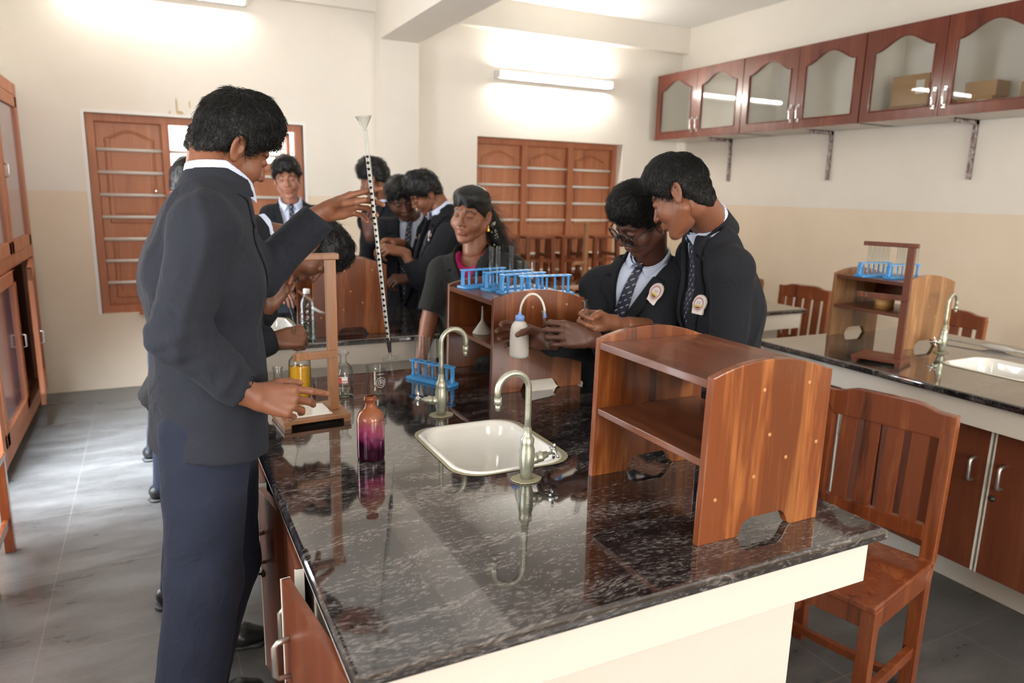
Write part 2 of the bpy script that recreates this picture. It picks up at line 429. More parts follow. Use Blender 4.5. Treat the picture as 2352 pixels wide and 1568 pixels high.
cy.use_adaptive_sampling = True; cy.adaptive_threshold = .10
cy.max_bounces = 7; cy.diffuse_bounces = 3; cy.glossy_bounces = 3; cy.transmission_bounces = 7; cy.transparent_max_bounces = 40
cy.caustics_reflective = False; cy.caustics_refractive = False; cy.use_denoising = True; cy.sample_clamp_indirect = 6
# ------------------------------------------------------------------ benches
ZT = .88
def worktop(x0, y0, x1, y1, label, hole=None):
    bm = bmesh.new()
    def loop(pts):
        v = [bm.verts.new((p[0], p[1], ZT)) for p in pts]
        return [bm.edges.new((v[i], v[(i + 1) % len(v)])) for i in range(len(v))]
    es = loop([(x0, y0), (x1, y0), (x1, y1), (x0, y1)]); outer = set(es)
    if hole: es += loop(hole)
    bmesh.ops.triangle_fill(bm, use_beauty=True, use_dissolve=False, edges=es)
    bmesh.ops.recalc_face_normals(bm, faces=bm.faces[:])
    for f in bm.faces:
        if f.normal.z < 0: f.normal_flip()
    r = bmesh.ops.extrude_face_region(bm, geom=bm.faces[:])
    for v in [g for g in r['geom'] if isinstance(g, bmesh.types.BMVert)]: v.co.z -= .028
    bmesh.ops.recalc_face_normals(bm, faces=bm.faces[:])
    e2 = [e for e in bm.edges if all((abs(v.co.x - x0) < 1e-5 or abs(v.co.x - x1) < 1e-5 or abs(v.co.y - y0) < 1e-5 or abs(v.co.y - y1) < 1e-5) for v in e.verts)
          and any(abs(f.normal.z) < .5 for f in e.link_faces) and abs(e.verts[0].co.z - e.verts[1].co.z) < 1e-5]
    bmesh.ops.bevel(bm, geom=e2, offset=.009, segments=3, affect='EDGES', profile=.5)
    me = bpy.data.meshes.new('granite_worktop'); bm.to_mesh(me); bm.free()
    for p in me.polygons: p.use_smooth = False
    o = link('granite_worktop', me, GRAN); tag(o, label, 'worktop', 'polished black granite worktops'); return o
def bench_base(x0, y0, x1, y1, label, doors_x=None, doors=(), side=-1, ajar=()):
    """cream apron under the stone, set-back body, laminate doors on the left side"""
    t = thing('lab_bench', label, 'bench', ((x0 + x1) / 2, (y0 + y1) / 2, 0), 0, 'cream lab bench bases')
    L = lambda x, y, z: (x - (x0 + x1) / 2, y - (y0 + y1) / 2, z)
    zt = ZT - .0281
    ap = MB(); a0, a1, b0, b1 = x0 + .03, x1 - .03, y0 + .02, y1 - .02
    for q in (((a0, b0), (a1, b0 + .03)), ((a0, b1 - .03), (a1, b1)), ((a0, b0 + .0301), (a0 + .03, b1 - .0301)), ((a1 - .03, b0 + .0301), (a1, b1 - .0301))): ap.box(L(*q[0], .757), L(*q[1], zt), .002)
    ap.build('apron', CREAM, t)
    bx0 = doors_x if doors_x is not None else x0 + .09
    kx = bx0 + (.24 if doors_x is not None else .02)
    MB().box(L(kx, y0 + .12, 0.0), L(x1 - .11, y1 - .10, .2)).box(L(bx0 + .02, y0 + .12, .2), L(x1 - .11, y1 - .10, .690), .002).box(L(bx0 + .02, y0 + .12, .69), L(x1 - .11, y0 + .15, .77)).box(L(bx0 + .02, y1 - .13, .69), L(x1 - .11, y1 - .10, .77)).box(L(bx0 + .02, y0 + .15, .69), L(bx0 + .05, y1 - .13, .77)).box(L(x1 - .14, y0 + .15, .69), L(x1 - .11, y1 - .13, .77)).build('body', CREAM, t)
    if doors_x is not None:
        for k, (a, b, hinge, ang) in enumerate(doors):
            # door local: hinge at origin, width along +y*dir
            w = b - a - .004; hy = a if hinge == 'a' else b; d = 1 if hinge == 'a' else -1
            mb = MB().box((-.018, min(0, d * w), .20), (0, max(0, d * w), .745), .001)
            o = mb.build('door', LAM, t, loc=L(bx0 + .017, hy, 0), rot=(0, 0, R(ang) * d))
            eb = MB(); eb.box((-.0195, min(d * (w + .0015), d * (w - .004)), .20), (.0005, max(d * (w + .0015), d * (w - .004)), .745)); eb.build('edge_band', WHITEP, o)
            hy2 = d * (w - .045)
            MB().tube([(-.018, hy2, .545), (-.043, hy2, .548), (-.050, hy2, .556), (-.050, hy2, .622), (-.043, hy2, .630), (-.018, hy2, .633)], .0055, 8, flat=1.3).build('handle', STEEL, o)
            if k in ajar:
                MB().lathe([(.011, 0), (.011, .006), (.004, .006), (.004, .014)], (-.018, d * (w - .02), .50), 12, (-1, 0, 0)).build('lock', DARKM, o)
    return t
BM1 = (.21, .885, 1.34, 2.57); RB1 = (2.6, .60, 3.72, 2.52); BM2 = (.21, 3.17, 1.34, 4.02); RB2 = (2.6, 3.15, 3.66, 4.80)
SK1 = (.628, 1.487, .928, 1.862)
hole1 = rrect(*SK1, .075, 7)
worktop(*BM1, 'black granite worktop in the foreground with the purple bottle and sink', hole1)
bench_base(*BM1, 'cream bench under the foreground granite worktop, brown doors on its left', .245,
           [(1.03, 1.445, 'a', 7), (1.455, 1.70, 'b', 4), (1.72, 1.955, 'a', 8), (1.965, 2.24, 'b', 5)], ajar=(2, 0))
SK3 = (2.98, 1.48, 3.30, 1.86)
worktop(*RB1, 'granite worktop at the right edge with the wooden stand and half a sink', rrect(*SK3, .075, 7))
bench_base(*RB1, 'bench at the right edge with red-brown laminate doors under a cream apron', 2.68,
           [(.98, 1.418, 'a', 0), (1.424, 1.86, 'b', 0), (1.868, 2.06, 'a', 0), (2.066, 2.38, 'b', 0)], ajar=(0, 2))
SK2 = (.36, 3.50, .60, 3.86)
worktop(*BM2, 'granite worktop behind the raised arm, plastic water bottle at its front', rrect(*SK2, .075, 7))
bench_base(*BM2, 'cream bench behind the first one, under the water bottle and the teal-free shelf unit'.replace('teal-free ', ''), None)
worktop(*RB2, 'granite worktop in the background between the teacher and the boy with glasses')
bench_base(*RB2, 'cream bench end seen at right behind the boy in profile', None)
def sink(S, label, zt=ZT):
    x0, y0, x1, y1 = S; cx, cy = (x0 + x1) / 2, (y0 + y1) / 2
    t = thing('sink', label, 'sink', (cx, cy, zt), 0, 'white ceramic bench sinks')
    bm = bmesh.new(); rings = []
    prof = [(-.004, .003), (.006, .0045), (.014, .001), (.018, -.012), (.024, -.06), (.038, -.135), (.060, -.158), (.10, -.166)]
    for ins, z in prof:
        rr = max(.02, .075 - ins * .3)
        rings.append([bm.verts.new((p[0] - cx, p[1] - cy, z)) for p in rrect(x0 + ins, y0 + ins, x1 - ins, y1 - ins, rr, 7)])
    n = len(rings[0])
    for A, B in zip(rings, rings[1:]):
        for i in range(n): bm.faces.new((A[i], A[(i + 1) % n], B[(i + 1) % n], B[i]))
    bm.faces.new(rings[-1]); bmesh.ops.recalc_face_normals(bm, faces=bm.faces[:])
    for f in bm.faces: f.smooth = True
    if bm.faces[-1].normal.z < 0: bmesh.ops.reverse_faces(bm, faces=bm.faces[:])
    me = bpy.data.meshes.new('basin'); bm.to_mesh(me); bm.free()
    o = link('basin', me, PORC, t); mo = o.modifiers.new('s', 'SOLIDIFY'); mo.thickness = -.004; mo.offset = 1
    bm = bmesh.new()
    A = [bm.verts.new((p[0] - cx, p[1] - cy, .0012)) for p in rrect(x0 - .013, y0 - .010, x1 + .017, y1 + .008, .075, 7)]
    B = [bm.verts.new((p[0] - cx, p[1] - cy, .003)) for p in rrect(x0 + .001, y0 + .001, x1 - .001, y1 - .001, .075, 7)]
    for i in range(n): bm.faces.new((A[i], A[(i + 1) % n], B[(i + 1) % n], B[i]))
    me = bpy.data.meshes.new('sealant'); bm.to_mesh(me); bm.free(); link('sealant', me, CAULK, t, label='olive sealant around the rim')
    MB().lathe([(.0, -.163), (.024, -.163), (.026, -.165)], (.02, 0, 0), 20).build('drain', CHROME, t)
    return t
sink(SK1, 'white ceramic sink sunk into the foreground granite worktop')
sink(SK3, 'white ceramic sink cut off by the right edge of the picture')
sink(SK2, 'cream-white sink in the bench behind, next to the water bottle')
# ------------------------------------------------------------------ swan neck taps
def tap(name, x, y, rz, label):
    t = thing('swan_neck_tap', label, 'tap', (x, y, ZT), rz, 'swan neck bench taps')
    pts = [(.036 * math.cos(a) * random.uniform(.92, 1.08), .030 * math.sin(a) * random.uniform(.92, 1.08)) for a in [2 * PI * i / 22 for i in range(22)]]
    MB().prism(pts, 'z', .0005, .004, .001).build('flange', CAULK, t, label='yellowed sealant disc at the foot')
    MB().lathe([(.0, .003), (.014, .003), (.0145, .02), (.0175, .03), (.019, .055), (.0185, .075), (.0155, .086), (.0165, .092), (.0165, .103), (.012, .108), (.010, .112), (.009, .13), (0, .13)], n=24).build('body', TAPM, t)
    R_ = .040; cz = .225
    pts = [(0, 0, .11), (0, 0, .16), (0, 0, cz)] + [(-R_ + R_ * math.cos(R(a)), 0, cz + R_ * math.sin(R(a))) for a in range(10, 171, 10)] + [(-2 * R_, 0, cz), (-2 * R_ + .001, 0, .205)]
    sp = MB().tube(pts, .0075, 14); sp.tube([(-2 * R_ + .001, 0, .211), (-2 * R_ + .0012, 0, .194)], [.0088, .0088], 14); sp.tube([(-2 * R_ + .0012, 0, .196), (-2 * R_ + .0012, 0, .180)], [.0068, .0062], 12)
    sp.build('spout', TAPM, t)
    v = MB().lathe([(.012, 0), (.013, .018), (.010, .022), (.013, .024), (.013, .033), (.009, .037), (.0075, .048), (.004, .049), (.004, .066), (0, .066)], (.008, 0, .047), 18, (1, 0, .18)); v.build('valve', TAPM, t)
    h = MB(); c = Vector((.074, 0, .060))
    h.lathe([(.008, -.006), (.009, .002), (.006, .006), (0, .006)], c, 14, (1, 0, .18))
    for k in range(4):
        a = R(20 + 90 * k); d = Vector((-.18 * math.sin(a) * .9, math.cos(a), math.sin(a))).normalized()
        h.tube([c + d * .006, c + d * .018, c + d * .023], [.0028, .0042, .0025], 8)
    h.build('cross_handle', CHROME, t)
    return t
tap('t', .763, 1.421, 0, 'dull green-grey swan neck tap in front of the foreground sink')
tap('t', .755, 1.967, PI, 'dull swan neck tap behind the foreground sink, handle to the left')
tap('t', 3.203, 1.985, R(188), 'grey swan neck tap beside the right bench sink')
# ------------------------------------------------------------------ shelf units on the benches
def side_profile(D, H):
    """front edge at x=0, back edge at x=D"""
    n = 14; top = []
    for i in range(n + 1):
        u = i / n; top.append((D * (.012 + .988 * u), H - .030 + .032 * (1 - (2 * u - .95) ** 2 if abs(2 * u - .95) < 1 else 0) - .006 * u))
    bot = [(D, 0), (D * .76, 0), (D * .735, .006), (D * .71, .022), (D * .69, .030), (D * .66, .036), (D * .40, .036), (D * .37, .031), (D * .34, .024), (D * .325, .008), (D * .31, 0), (0, 0)]
    return top + bot
def shelf_unit(loc, rz, D, W, H, label, mats=(TEAK, TEAKY), panel_mats=None):
    t = thing('bench_shelf_unit', label, 'shelf', loc, rz, 'varnished wooden bench shelf units')
    pr = side_profile(D, H); th = .018
    for y0, nm in ((0, 'near'), (W - th, 'far')):
        o = MB().prism(pr, 'y', y0, y0 + th, .002).build('side_panel', mats[0], t)
        pg = MB()
        for px, pz in ((.42, .83), (.80, .84), (.50, .57), (.10, .25), (.40, .34), (.66, .42), (.92, .48)):
            yy = y0 if y0 == 0 else y0 + th
            pg.lathe([(.0042, -.002), (.0042, .0007), (.003, .0011), (0, .0011)], (D * px, yy, H * pz), 10, (0, -1 if y0 == 0 else 1, 0))
        pg.build('peg', PEG, o)
    MB().box((.004, th, H - .050), (D - .004, W - th, H - .033), .0015).build('top_shelf', mats[1], t)
    MB().box((.006, th, H * .43), (D - .02, W - th, H * .43 + .015), .0015).build('middle_shelf', mats[1], t)
    MB().box((D - .035, th, H * .58), (D - .018, W - th, H * .58 + .075), .0015).build('back_rail', mats[1], t)
    return t
PEG = plain('wooden_peg', (.50, .23, .09), .35)
shelf_unit((.918, .988, ZT), 0, .324, .402, .366, 'large empty orange-brown wooden shelf unit at the front right of the granite')
TEAK2 = wood('reddish_teak', (.035, .010, .004), (.165, .045, .013), (.33, .11, .036), 'z', 1, .28, .25, boards='x', plank=.12)
shelf_unit((.992, 2.115, ZT), 0, .355, .42, .352, 'shelf unit carrying four blue racks, behind the wash bottle', (TEAK2, TEAKY))
shelf_unit((.635, 3.27, ZT), 0, .345, .42, .362, 'shelf unit on the bench behind, right of the upright stand post', (TEAK2, TEAKY))
TEAK3 = wood('pale_streaked_teak', (.16, .065, .028), (.38, .18, .075), (.60, .33, .15), 'z', 1, .3, .25, boards='x', plank=.17)
TEAKD = wood('dark_teak_shelf', (.06, .018, .01), (.16, .05, .025), (.25, .09, .045), 'y', 1, .3, .2, boards='x', plank=.12)
shelf_unit((3.045, 2.085, ZT), 0, .35, .40, .345, 'shelf unit on the right bench holding tape and full tube racks', (TEAK3, TEAKD))
# ------------------------------------------------------------------ wooden burette stands
def stand(loc, rz, label, m, H=.47, arms=(.475, .195), L=.12, tile=False):
    t = thing('wooden_burette_stand', label, 'stand', loc, rz, 'wooden stands for glassware')
    b = MB().box((-.165, -.07, .012), (.03, .09, .024), .0015); b.build('base', m, t)
    for fx in (-.163, .008): MB().box((fx, -.068, 0), (fx + .020, .088, .0125), .001).build('foot', m, t)
    MB().box((-.0145, -.013, .024), (.0125, .013, H), .001).build('post', m, t)
    if arms[0]:
        MB().prism([(.022, -.012), (.022, .016), (-L + .01, .013), (-L, .008), (-L, -.004), (-L + .01, -.010)], 'z', H, H + .018, .003).build('top_arm', m, t)
    z = arms[1]
    MB().prism([(.008, -.022), (.008, -.009), (-L + .012, -.007), (-L + .002, -.010), (-L, -.016), (-L + .008, -.024), (-L + .035, -.019), (-L + .045, -.022)], 'z', z - .011, z + .011, .002).build('lower_arm', m, t)
    if tile:
        MB().box((-.135, -.05, .0242), (-.02, .06, .0272), .0008).build('white_tile', PORC, t, label='white glazed tile')
    return t
stand((.457, 2.083, ZT), R(4), 'light brown wooden stand at the far left corner of the foreground granite', STANDW, tile=True)
stand((2.787, 1.906, ZT), R(-70), 'dark brown wooden stand near the edge of the right bench', STANDD, H=.487, L=.19, arms=(.5, .28))
stand((2.76, 4.35, ZT), R(10), 'blurred wooden stand on the background bench before the stools', STANDW, H=.47)
tag(MB().box((2.86, 4.18, ZT), (2.89, 4.21, ZT + .05), .008).build('yellow_bottle', LIQY), 'tiny yellow container beside the blurred background stand', 'bottle')

# ------------------------------------------------------------------ test tubes and racks
def tube_mesh(name, L=.15, r=.0078, mat=GLASS):
    pr = [(0, 0)] + [(r * math.sin(R(a)), r - r * math.cos(R(a))) for a in (20, 40, 60, 80)] + [(r, r), (r, L - .004), (r + .0014, L - .001), (r + .0010, L), (r - .001, L), (r - .001, r)] + [((r - .001) * math.sin(R(a)), r - (r - .001) * math.cos(R(a))) for a in (80, 50, 20)] + [(0, .0011)]
    me = MB().lathe(pr, n=16).build(name, mat).data
    o = [x for x in bpy.data.objects if x.data is me][0]; bpy.data.objects.remove(o)
    me.polygons.foreach_set('use_smooth', [True] * len(me.polygons)); return me
TUBE_ME = tube_mesh('test_tube')
def test_tube(loc, label, group, tilt=(0, 0, 0), me=None):
    o = bpy.data.objects.new('test_tube', me or TUBE_ME); COL.objects.link(o); o.location = loc; o.rotation_euler = tilt
    return tag(o, label, 'test tube', group)
def make_rack(label):
    t = thing('test_tube_rack', label, 'rack', (0, 0, 0), 0, 'blue plastic test tube racks')
    Lr, Wr = .205, .058
    MB().prism(rrect(-Lr / 2, -Wr / 2, Lr / 2, Wr / 2, .006, 3), 'z', 0, .010, .0015).build('base', BLUE, t)
    bm = bmesh.new(); zt = .066
    es = []
    def loop(pts):
        v = [bm.verts.new((p[0], p[1], zt)) for p in pts]; es.extend(bm.edges.new((v[i], v[(i + 1) % len(v)])) for i in range(len(v)))
    loop(rrect(-Lr / 2, -.017, Lr / 2, .017, .014, 5))
    hs = [-.075 + .03 * i for i in range(6)]
    for h in hs: loop([(h + .0105 * math.cos(2 * PI * k / 16), .0105 * math.sin(2 * PI * k / 16)) for k in range(16)])
    bmesh.ops.triangle_fill(bm, use_beauty=True, edges=es)
    r = bmesh.ops.extrude_face_region(bm, geom=bm.faces[:])
    for v in [g for g in r['geom'] if isinstance(g, bmesh.types.BMVert)]: v.co.z += .004
    bmesh.ops.recalc_face_normals(bm, faces=bm.faces[:])
    me = bpy.data.meshes.new('holder_plate'); bm.to_mesh(me); bm.free(); link('holder_plate', me, BLUE, t)
    for s in (-1, 1): MB().lathe([(.009, .010), (.006, .016), (.0048, .03), (.0048, .05), (.007, .063), (.007, .067)], (s * (Lr / 2 - .011), 0, 0), 12).build('end_post', BLUE, t)
    pp = MB()
    for i in range(6): pp.lathe([(.0045, .009), (.004, .012), (.004, .058), (0, .0585)], (-.083 + .033 * i, .021, 0), 8)
    pp.build('drying_peg', BLUE, t)
    return t
rack0 = make_rack('x'); used = [0]
def rack(loc, rz, label, tubes=(), g=None, tl=None):
    r = rack0 if not used[0] else dup(rack0)
    used[0] = 1; r['label'] = label; r.location = loc; r.rotation_euler = (0, 0, rz)
    Mx = Matrix.Translation(loc) @ Matrix.Rotation(rz, 4, 'Z')
    for k, inv in tubes:
        p = Mx @ Vector((-.075 + .03 * k, 0, .0102))
        if inv: test_tube((Mx @ Vector((-.083 + .033 * k, .021, .062 + .15 - .002)))[:], tl, g, (PI, 0, 0))
        else: test_tube(p[:], tl, g)
    return r
zs = ZT + .352 - .033 + .0003
gA = 'empty test tubes on the racks behind the wash bottle'
rack((1.11, 2.455, zs), R(12), 'hindmost blue rack on the middle shelf unit, one end post standing clear')
rack((1.165, 2.36, zs), R(10), 'blue rack holding three tall tubes on the middle shelf unit', [(0, 0), (1, 0), (3, 0)], gA, 'clear tall test tube in a blue rack before the teacher')
rack((1.185, 2.275, zs), R(12), 'third blue rack from the back on the middle shelf unit')
rack((1.235, 2.20, zs), R(-3), 'front empty blue rack on the middle shelf unit, just over the wash bottle tube')
rack((.865, 2.345, ZT + .0003), R(-62), 'blue rack of tubes beside the sink tap on the granite', [(i, 0) for i in range(5)], 'empty test tubes in the rack by the sink tap', 'clear test tube standing in the blue rack by the sink tap')
z4 = ZT + .345 - .033 + .0003
rack((3.14, 2.33, z4), R(-5), 'left blue rack full of tubes on the right shelf unit', [(i, 0) for i in range(1, 6)], 'test tubes on the right shelf unit', 'clear test tube standing in a blue rack on the right bench shelf')
rack((3.20, 2.22, z4), R(-5), 'right blue rack full of tubes on the right shelf unit', [(i, 0) for i in range(1, 6)], 'test tubes on the right shelf unit', 'clear test tube standing in a blue rack on the right bench shelf')
z3 = ZT + .362 - .033 + .0003
rack((.78, 3.45, z3), R(4), 'blue rack on the background shelf unit, right of the stand post', [(2, 0), (3, 0)], 'two tubes in the background rack', 'clear test tube in the blue rack right of the stand post')

# ------------------------------------------------------------------ glassware and bottles on the main bench
def shell(outer, th, zb=None):
    """closed wall: outer profile up then inner profile down"""
    inn = [(max(r - th, 0), z) for r, z in outer if r - th > 0]
    inn = [(r, max(z, outer[0][1] + th)) for r, z in inn]
    return [(0, outer[0][1])] + outer + inn[::-1] + [(0, inn[0][1])]
def prof_interp(outer, th, z0, z1):
    pts = []; zs_ = [z0] + [z for r, z in outer if z0 < z < z1] + [z1]
    for z in zs_:
        for (r1, za), (r2, zb_) in zip(outer, outer[1:]):
            if za <= z <= zb_ and zb_ > za:
                pts.append((r1 + (r2 - r1) * (z - za) / (zb_ - za) - th, z)); break
    return [(0, z0)] + pts + [(0, z1)]
def bottle(name, label, cat, loc, outer, th, mat, liq=None, extra=None, group=None):
    t = thing(name, label, cat, loc, 0, group)
    MB().lathe(shell(outer, th), n=40).build('glass_body', mat, t, smooth=True)
    if liq:
        lm, z0, z1 = liq
        MB().lathe(prof_interp(outer, th + .0003, z0, z1), n=40).build('liquid', lm, t, smooth=False)
    return t
# purple and brown stained reagent bottle
def stained():
    m, nt, b = newmat('purple_stained_glass')
    z = sepxyz(nt, tcoord(nt))[2]; n = noise(nt, tcoord(nt, (1, 1, .45)), 30, 5, .65, .7)
    f = math_(nt, 'ADD', math_(nt, 'MULTIPLY', z, 5.2), math_(nt, 'MULTIPLY', math_(nt, 'SUBTRACT', n, .5), .55))
    c = ramp(nt, f, [(.18, (.14, .01, .06)), (.28, (.75, .10, .38)), (.42, (.95, .30, .50)), (.54, (.90, .40, .28)), (.66, (.60, .20, .08)), (.85, (.22, .06, .02))])
    nt.links.new(c, b.inputs['Base Color']); sset(b, rough=.07, ior=1.35)
    nt.links.new(ramp(nt, f, [(.25, (.9,) * 3), (.5, (.88,) * 3), (.7, (.5,) * 3), (.9, (.15,) * 3)]), b.inputs['Transmission Weight']); return m
STG = stained(); DKP = plain('dark_purple_solution', (.02, .001, .012), .08, spec=.6)
ob = [(.030, 0), (.0335, .003), (.0345, .010), (.0345, .100), (.0335, .112), (.028, .124), (.0185, .132), (.0145, .136), (.0125, .142), (.0125, .150), (.0155, .153), (.0165, .158), (.0150, .163), (.0115, .165)]
bottle('reagent_bottle', 'brown and purple stained glass bottle with dark liquid, front on the granite', 'bottle', (.463, 1.70, ZT), ob, .002, STG, (DKP, .0025, .043))
yb_ = [(.031, 0), (.034, .003), (.035, .012), (.035, .118), (.033, .130), (.024, .142), (.014, .148), (.011, .152), (.011, .156)]
bottle('reagent_bottle', 'clear bottle half full of yellow-orange liquid below the wooden arm', 'bottle', (.398, 2.30, ZT), yb_, .0018, TGLASS, (LIQY, .0022, .108))
fl = [(.026, 0), (.030, .003), (.0315, .010), (.0315, .078), (.0285, .094), (.020, .106), (.013, .113), (.011, .120), (.011, .134), (.015, .140), (.0215, .146), (.0205, .148)]
bottle('glass_bottle', 'clear flared-neck glass bottle right of the wooden stand', 'bottle', (.535, 2.285, ZT), fl, .0018, TGLASS, (WATER, .0022, .026))
bk = [(.028, 0), (.0315, .003), (.0325, .008), (.0325, .096), (.0345, .099)]
bottle('beaker', 'clear empty glass beaker behind the purple bottle', 'beaker', (.635, 2.255, ZT), bk, .0014, TGLASS)
bk2 = [(.030, 0), (.034, .003), (.035, .008), (.035, .090), (.037, .093)]
bottle('beaker', 'glass beaker behind the blue racks on the middle shelf unit', 'beaker', (1.295, 2.462, zs), bk2, .0014, TGLASS)
cn = [(.030, 0), (.034, .003), (.0335, .010), (.0150, .070), (.0135, .082), (.0135, .108), (.0165, .113), (.0160, .116)]
bottle('conical_flask', 'clear conical flask left of the yellow bottle', 'flask', (.328, 2.285, ZT), cn, .0014, TGLASS)
fh = [(.020, 0), (.024, .003), (.023, .008), (.010, .046), (.009, .052), (.009, .070), (.0105, .073)]
# crumpled plastic water bottle on the bench behind
pw = [(.030, 0), (.033, .004)]
for i in range(17): pw += [(.0335 + .0012 * math.sin(i * 1.9), .010 + .0085 * i), (.0315 + .001 * math.cos(i * 2.3), .0145 + .0085 * i)]
pw += [(.033, .160), (.030, .178), (.022, .196), (.013, .208), (.0125, .222)]
t = bottle('water_bottle', 'clear ribbed plastic water bottle with white cap', 'bottle', (.60, 3.225, ZT), pw, .0009, glass('clear_pet_plastic', (.93, .96, .97), .08, 1.3), (WATER, .002, .085))
MB().lathe([(.0145, .212), (.0148, .230), (.013, .233), (0, .233)], n=24).build('cap', WPL, t)
MB().tube([(.02, -.02, .15), (.05, -.01, .13), (.075, .01, .118)], .006, 8).build('strap', WPL, t)
# plastic funnel and tape rolls on the middle shelf
zm = ZT + .352 * .43 + .0153
PLT = plain('translucent_white_plastic', (.80, .78, .73), .35, trans=.35, ior=1.2)
f_ = MB().lathe(shell([(.036, 0), (.0355, .004), (.006, .048), (.0045, .056), (.0032, .100)], .0012)[1:-1], n=32).build('funnel', PLT, smooth=True)
f_.location = (1.055, 2.335, zm); tag(f_, 'small white plastic funnel upside down on the middle shelf unit', 'funnel')
TAPEM = plain('brown_parcel_tape', (.50, .28, .09), .3)
def tape(loc, label, r=.045, h=.048):
    t = thing('tape_roll', label, 'tape', loc, 0, 'rolls of brown tape')
    MB().lathe([(r - .014, 0), (r, 0), (r, h), (r - .014, h), (r - .014, 0)], n=40).build('tape', TAPEM, t, smooth=False)
    MB().lathe([(r - .0165, .001), (r - .0142, .001), (r - .0142, h - .001), (r - .0165, h - .001), (r - .0165, .001)], n=32).build('core', CARD, t)
    return t
tape((1.155, 2.285, zm), 'roll of brown tape beside the white funnel')
tape((3.15, 2.26, ZT + .345 * .43 + .0153), 'roll of brown tape on the right bench shelf unit', .042)
# paper scraps
def paper(pts, z, label, m=PAPER):
    o = MB().prism(pts, 'z', z + .0004, z + .001).build('paper', m); return tag(o, label, 'paper')
paper([(1.086, 2.005), (1.195, 2.035), (1.205, 2.065), (1.224, 2.098), (1.13, 2.098)], ZT, 'greyish paper scrap lying against the middle shelf unit')
o = MB().tube([(3.47, 2.13, ZT + .0142), (3.49, 1.98, ZT + .0142), (3.492, 1.965, ZT + .0142), (3.496, 1.94, ZT + .0142), (3.504, 1.88, ZT + .0142), (3.508, 1.85, ZT + .0142), (3.511, 1.835, ZT + .0142), (3.545, 1.58, ZT + .0142)], [.003, .0045, .008, .0135, .0135, .008, .0045, .004], 12).build('pipette', PLT); tag(o, 'long pale glass pipette lying on the right bench behind the sink', 'pipette')

# ------------------------------------------------------------------ chairs and stools
def make_chair(label):
    """faces -x, seat 0.45 high"""
    t = thing('lab_chair', label, 'chair', (0, 0, 0), 0, 'varnished wooden chairs')
    W = .205
    MB().box((-.22, -W, .435), (.20, W, .455), .005).build('seat', CHAIRW, t)
    ap = MB()
    for s in (-1, 1): ap.box((-.20, s * (W - .012) - .010, .375), (.19, s * (W - .012) + .010, .435), .002)
    ap.box((-.205, -W + .02, .375), (-.187, W - .02, .435), .002); ap.box((.17, -W + .02, .375), (.19, W - .02, .435), .002)
    ap.build('seat_frame', CHAIRW, t)
    for s in (-1, 1):
        MB().prism([(-.212, 0), (-.212, .436), (-.155, .436), (-.155, .40), (-.172, .375), (-.176, .36), (-.176, 0)], 'y', s * W - (.04 if s > 0 else 0), s * W + (.04 if s < 0 else 0), .002).build('leg', CHAIRW, t)
        MB().prism([(.165, 0), (.160, .40), (.188, .46), (.212, .91), (.245, .905), (.222, .46), (.203, .40), (.203, 0)], 'y', s * W - (.042 if s > 0 else 0), s * W + (.042 if s < 0 else 0), .003).build('leg', CHAIRW, t)
        MB().box((-.18, s * (W - .02) - .011, .13), (.17, s * (W - .02) + .011, .165), .002).build('stretcher', CHAIRW, t)
    MB().box((-.01, -W + .03, .135), (.012, W - .03, .16), .002).build('stretcher', CHAIRW, t)
    # crest rail with a raised middle
    n = 20; pts = []
    for i in range(n + 1):
        y = -W + 2 * W * i / n; u = abs(y) / W
        pts.append((y, .925 + .020 * (1 / (1 + math.exp((u - .62) * 16)))))
    pts += [(W, .905), (W - .04, .845), (-W + .04, .845), (-W, .905)]
    MB().prism(pts, 'x', .207, .238, .004).build('crest_rail', CHAIRW, t)
    MB().box((.188, -W + .04, .515), (.214, W - .04, .565), .002).build('lower_rail', CHAIRW, t)
    for y in (-.111, -.037, .037, .111):
        MB().prism([(.196, .562), (.214, .85), (.226, .85), (.208, .562)], 'y', y - .026, y + .026, .001).build('slat', CHAIRW, t)
    return t
ch = make_chair('varnished orange-brown slatted chair at the right end of the foreground bench'); ch.location = (1.87, 1.385, 0); ch.rotation_euler = (0, 0, R(14))
dup(ch, (4.02, 3.66, 0), R(8), 'distant slatted wooden chair between the two right-hand benches')
dup(ch, (3.96, 2.56, 0), R(3), 'wooden chair mostly hidden behind the right bench shelf unit')
dup(ch, (4.13, 4.42, 0), R(-5), 'wooden chair of which one edge shows behind the boy in profile')
t = thing('low_wooden_bench', 'low wooden seat cut off at the left edge beside the cupboard', 'bench', (-.715, 3.27, 0))
MB().box((-.105, -.22, .415), (.105, .22, .44), .004).build('seat', CHAIRW, t)
for sx in (-1, 1):
    for sy in (-1, 1): MB().box((sx * .085 - .018, sy * .195 - .018, 0), (sx * .085 + .018, sy * .195 + .018, .4152), .002).build('leg', CHAIRW, t)
    MB().box((sx * .085 - .010, -.18, .12), (sx * .085 + .010, .18, .155), .002).build('stretcher', CHAIRW, t)
def make_stool(label):
    t = thing('wooden_stool', label, 'stool', (0, 0, 0), 0, 'stacked wooden stools')
    MB().box((-.145, -.145, .565), (.145, .145, .59), .005).build('seat', CHAIRW, t)
    for sx in (-1, 1):
        for sy in (-1, 1):
            MB().prism([(-.018, -.018), (.018, -.018), (.018, .018), (-.018, .018)], 'z', 0, .566).build('leg', CHAIRW, t, loc=(sx * .145, sy * .145, 0), rot=(sy * .04, -sx * .04, 0))
    st = MB()
    for z in (.16, .36):
        for s in (-1, 1):
            st.box((-.13, s * .135 - .009, z), (.13, s * .135 + .009, z + .03)); st.box((s * .135 - .009, -.13, z + .04), (s * .135 + .009, .13, z + .07))
    st.build('stretcher', CHAIRW, t); return t
s0 = make_stool('x'); first = True
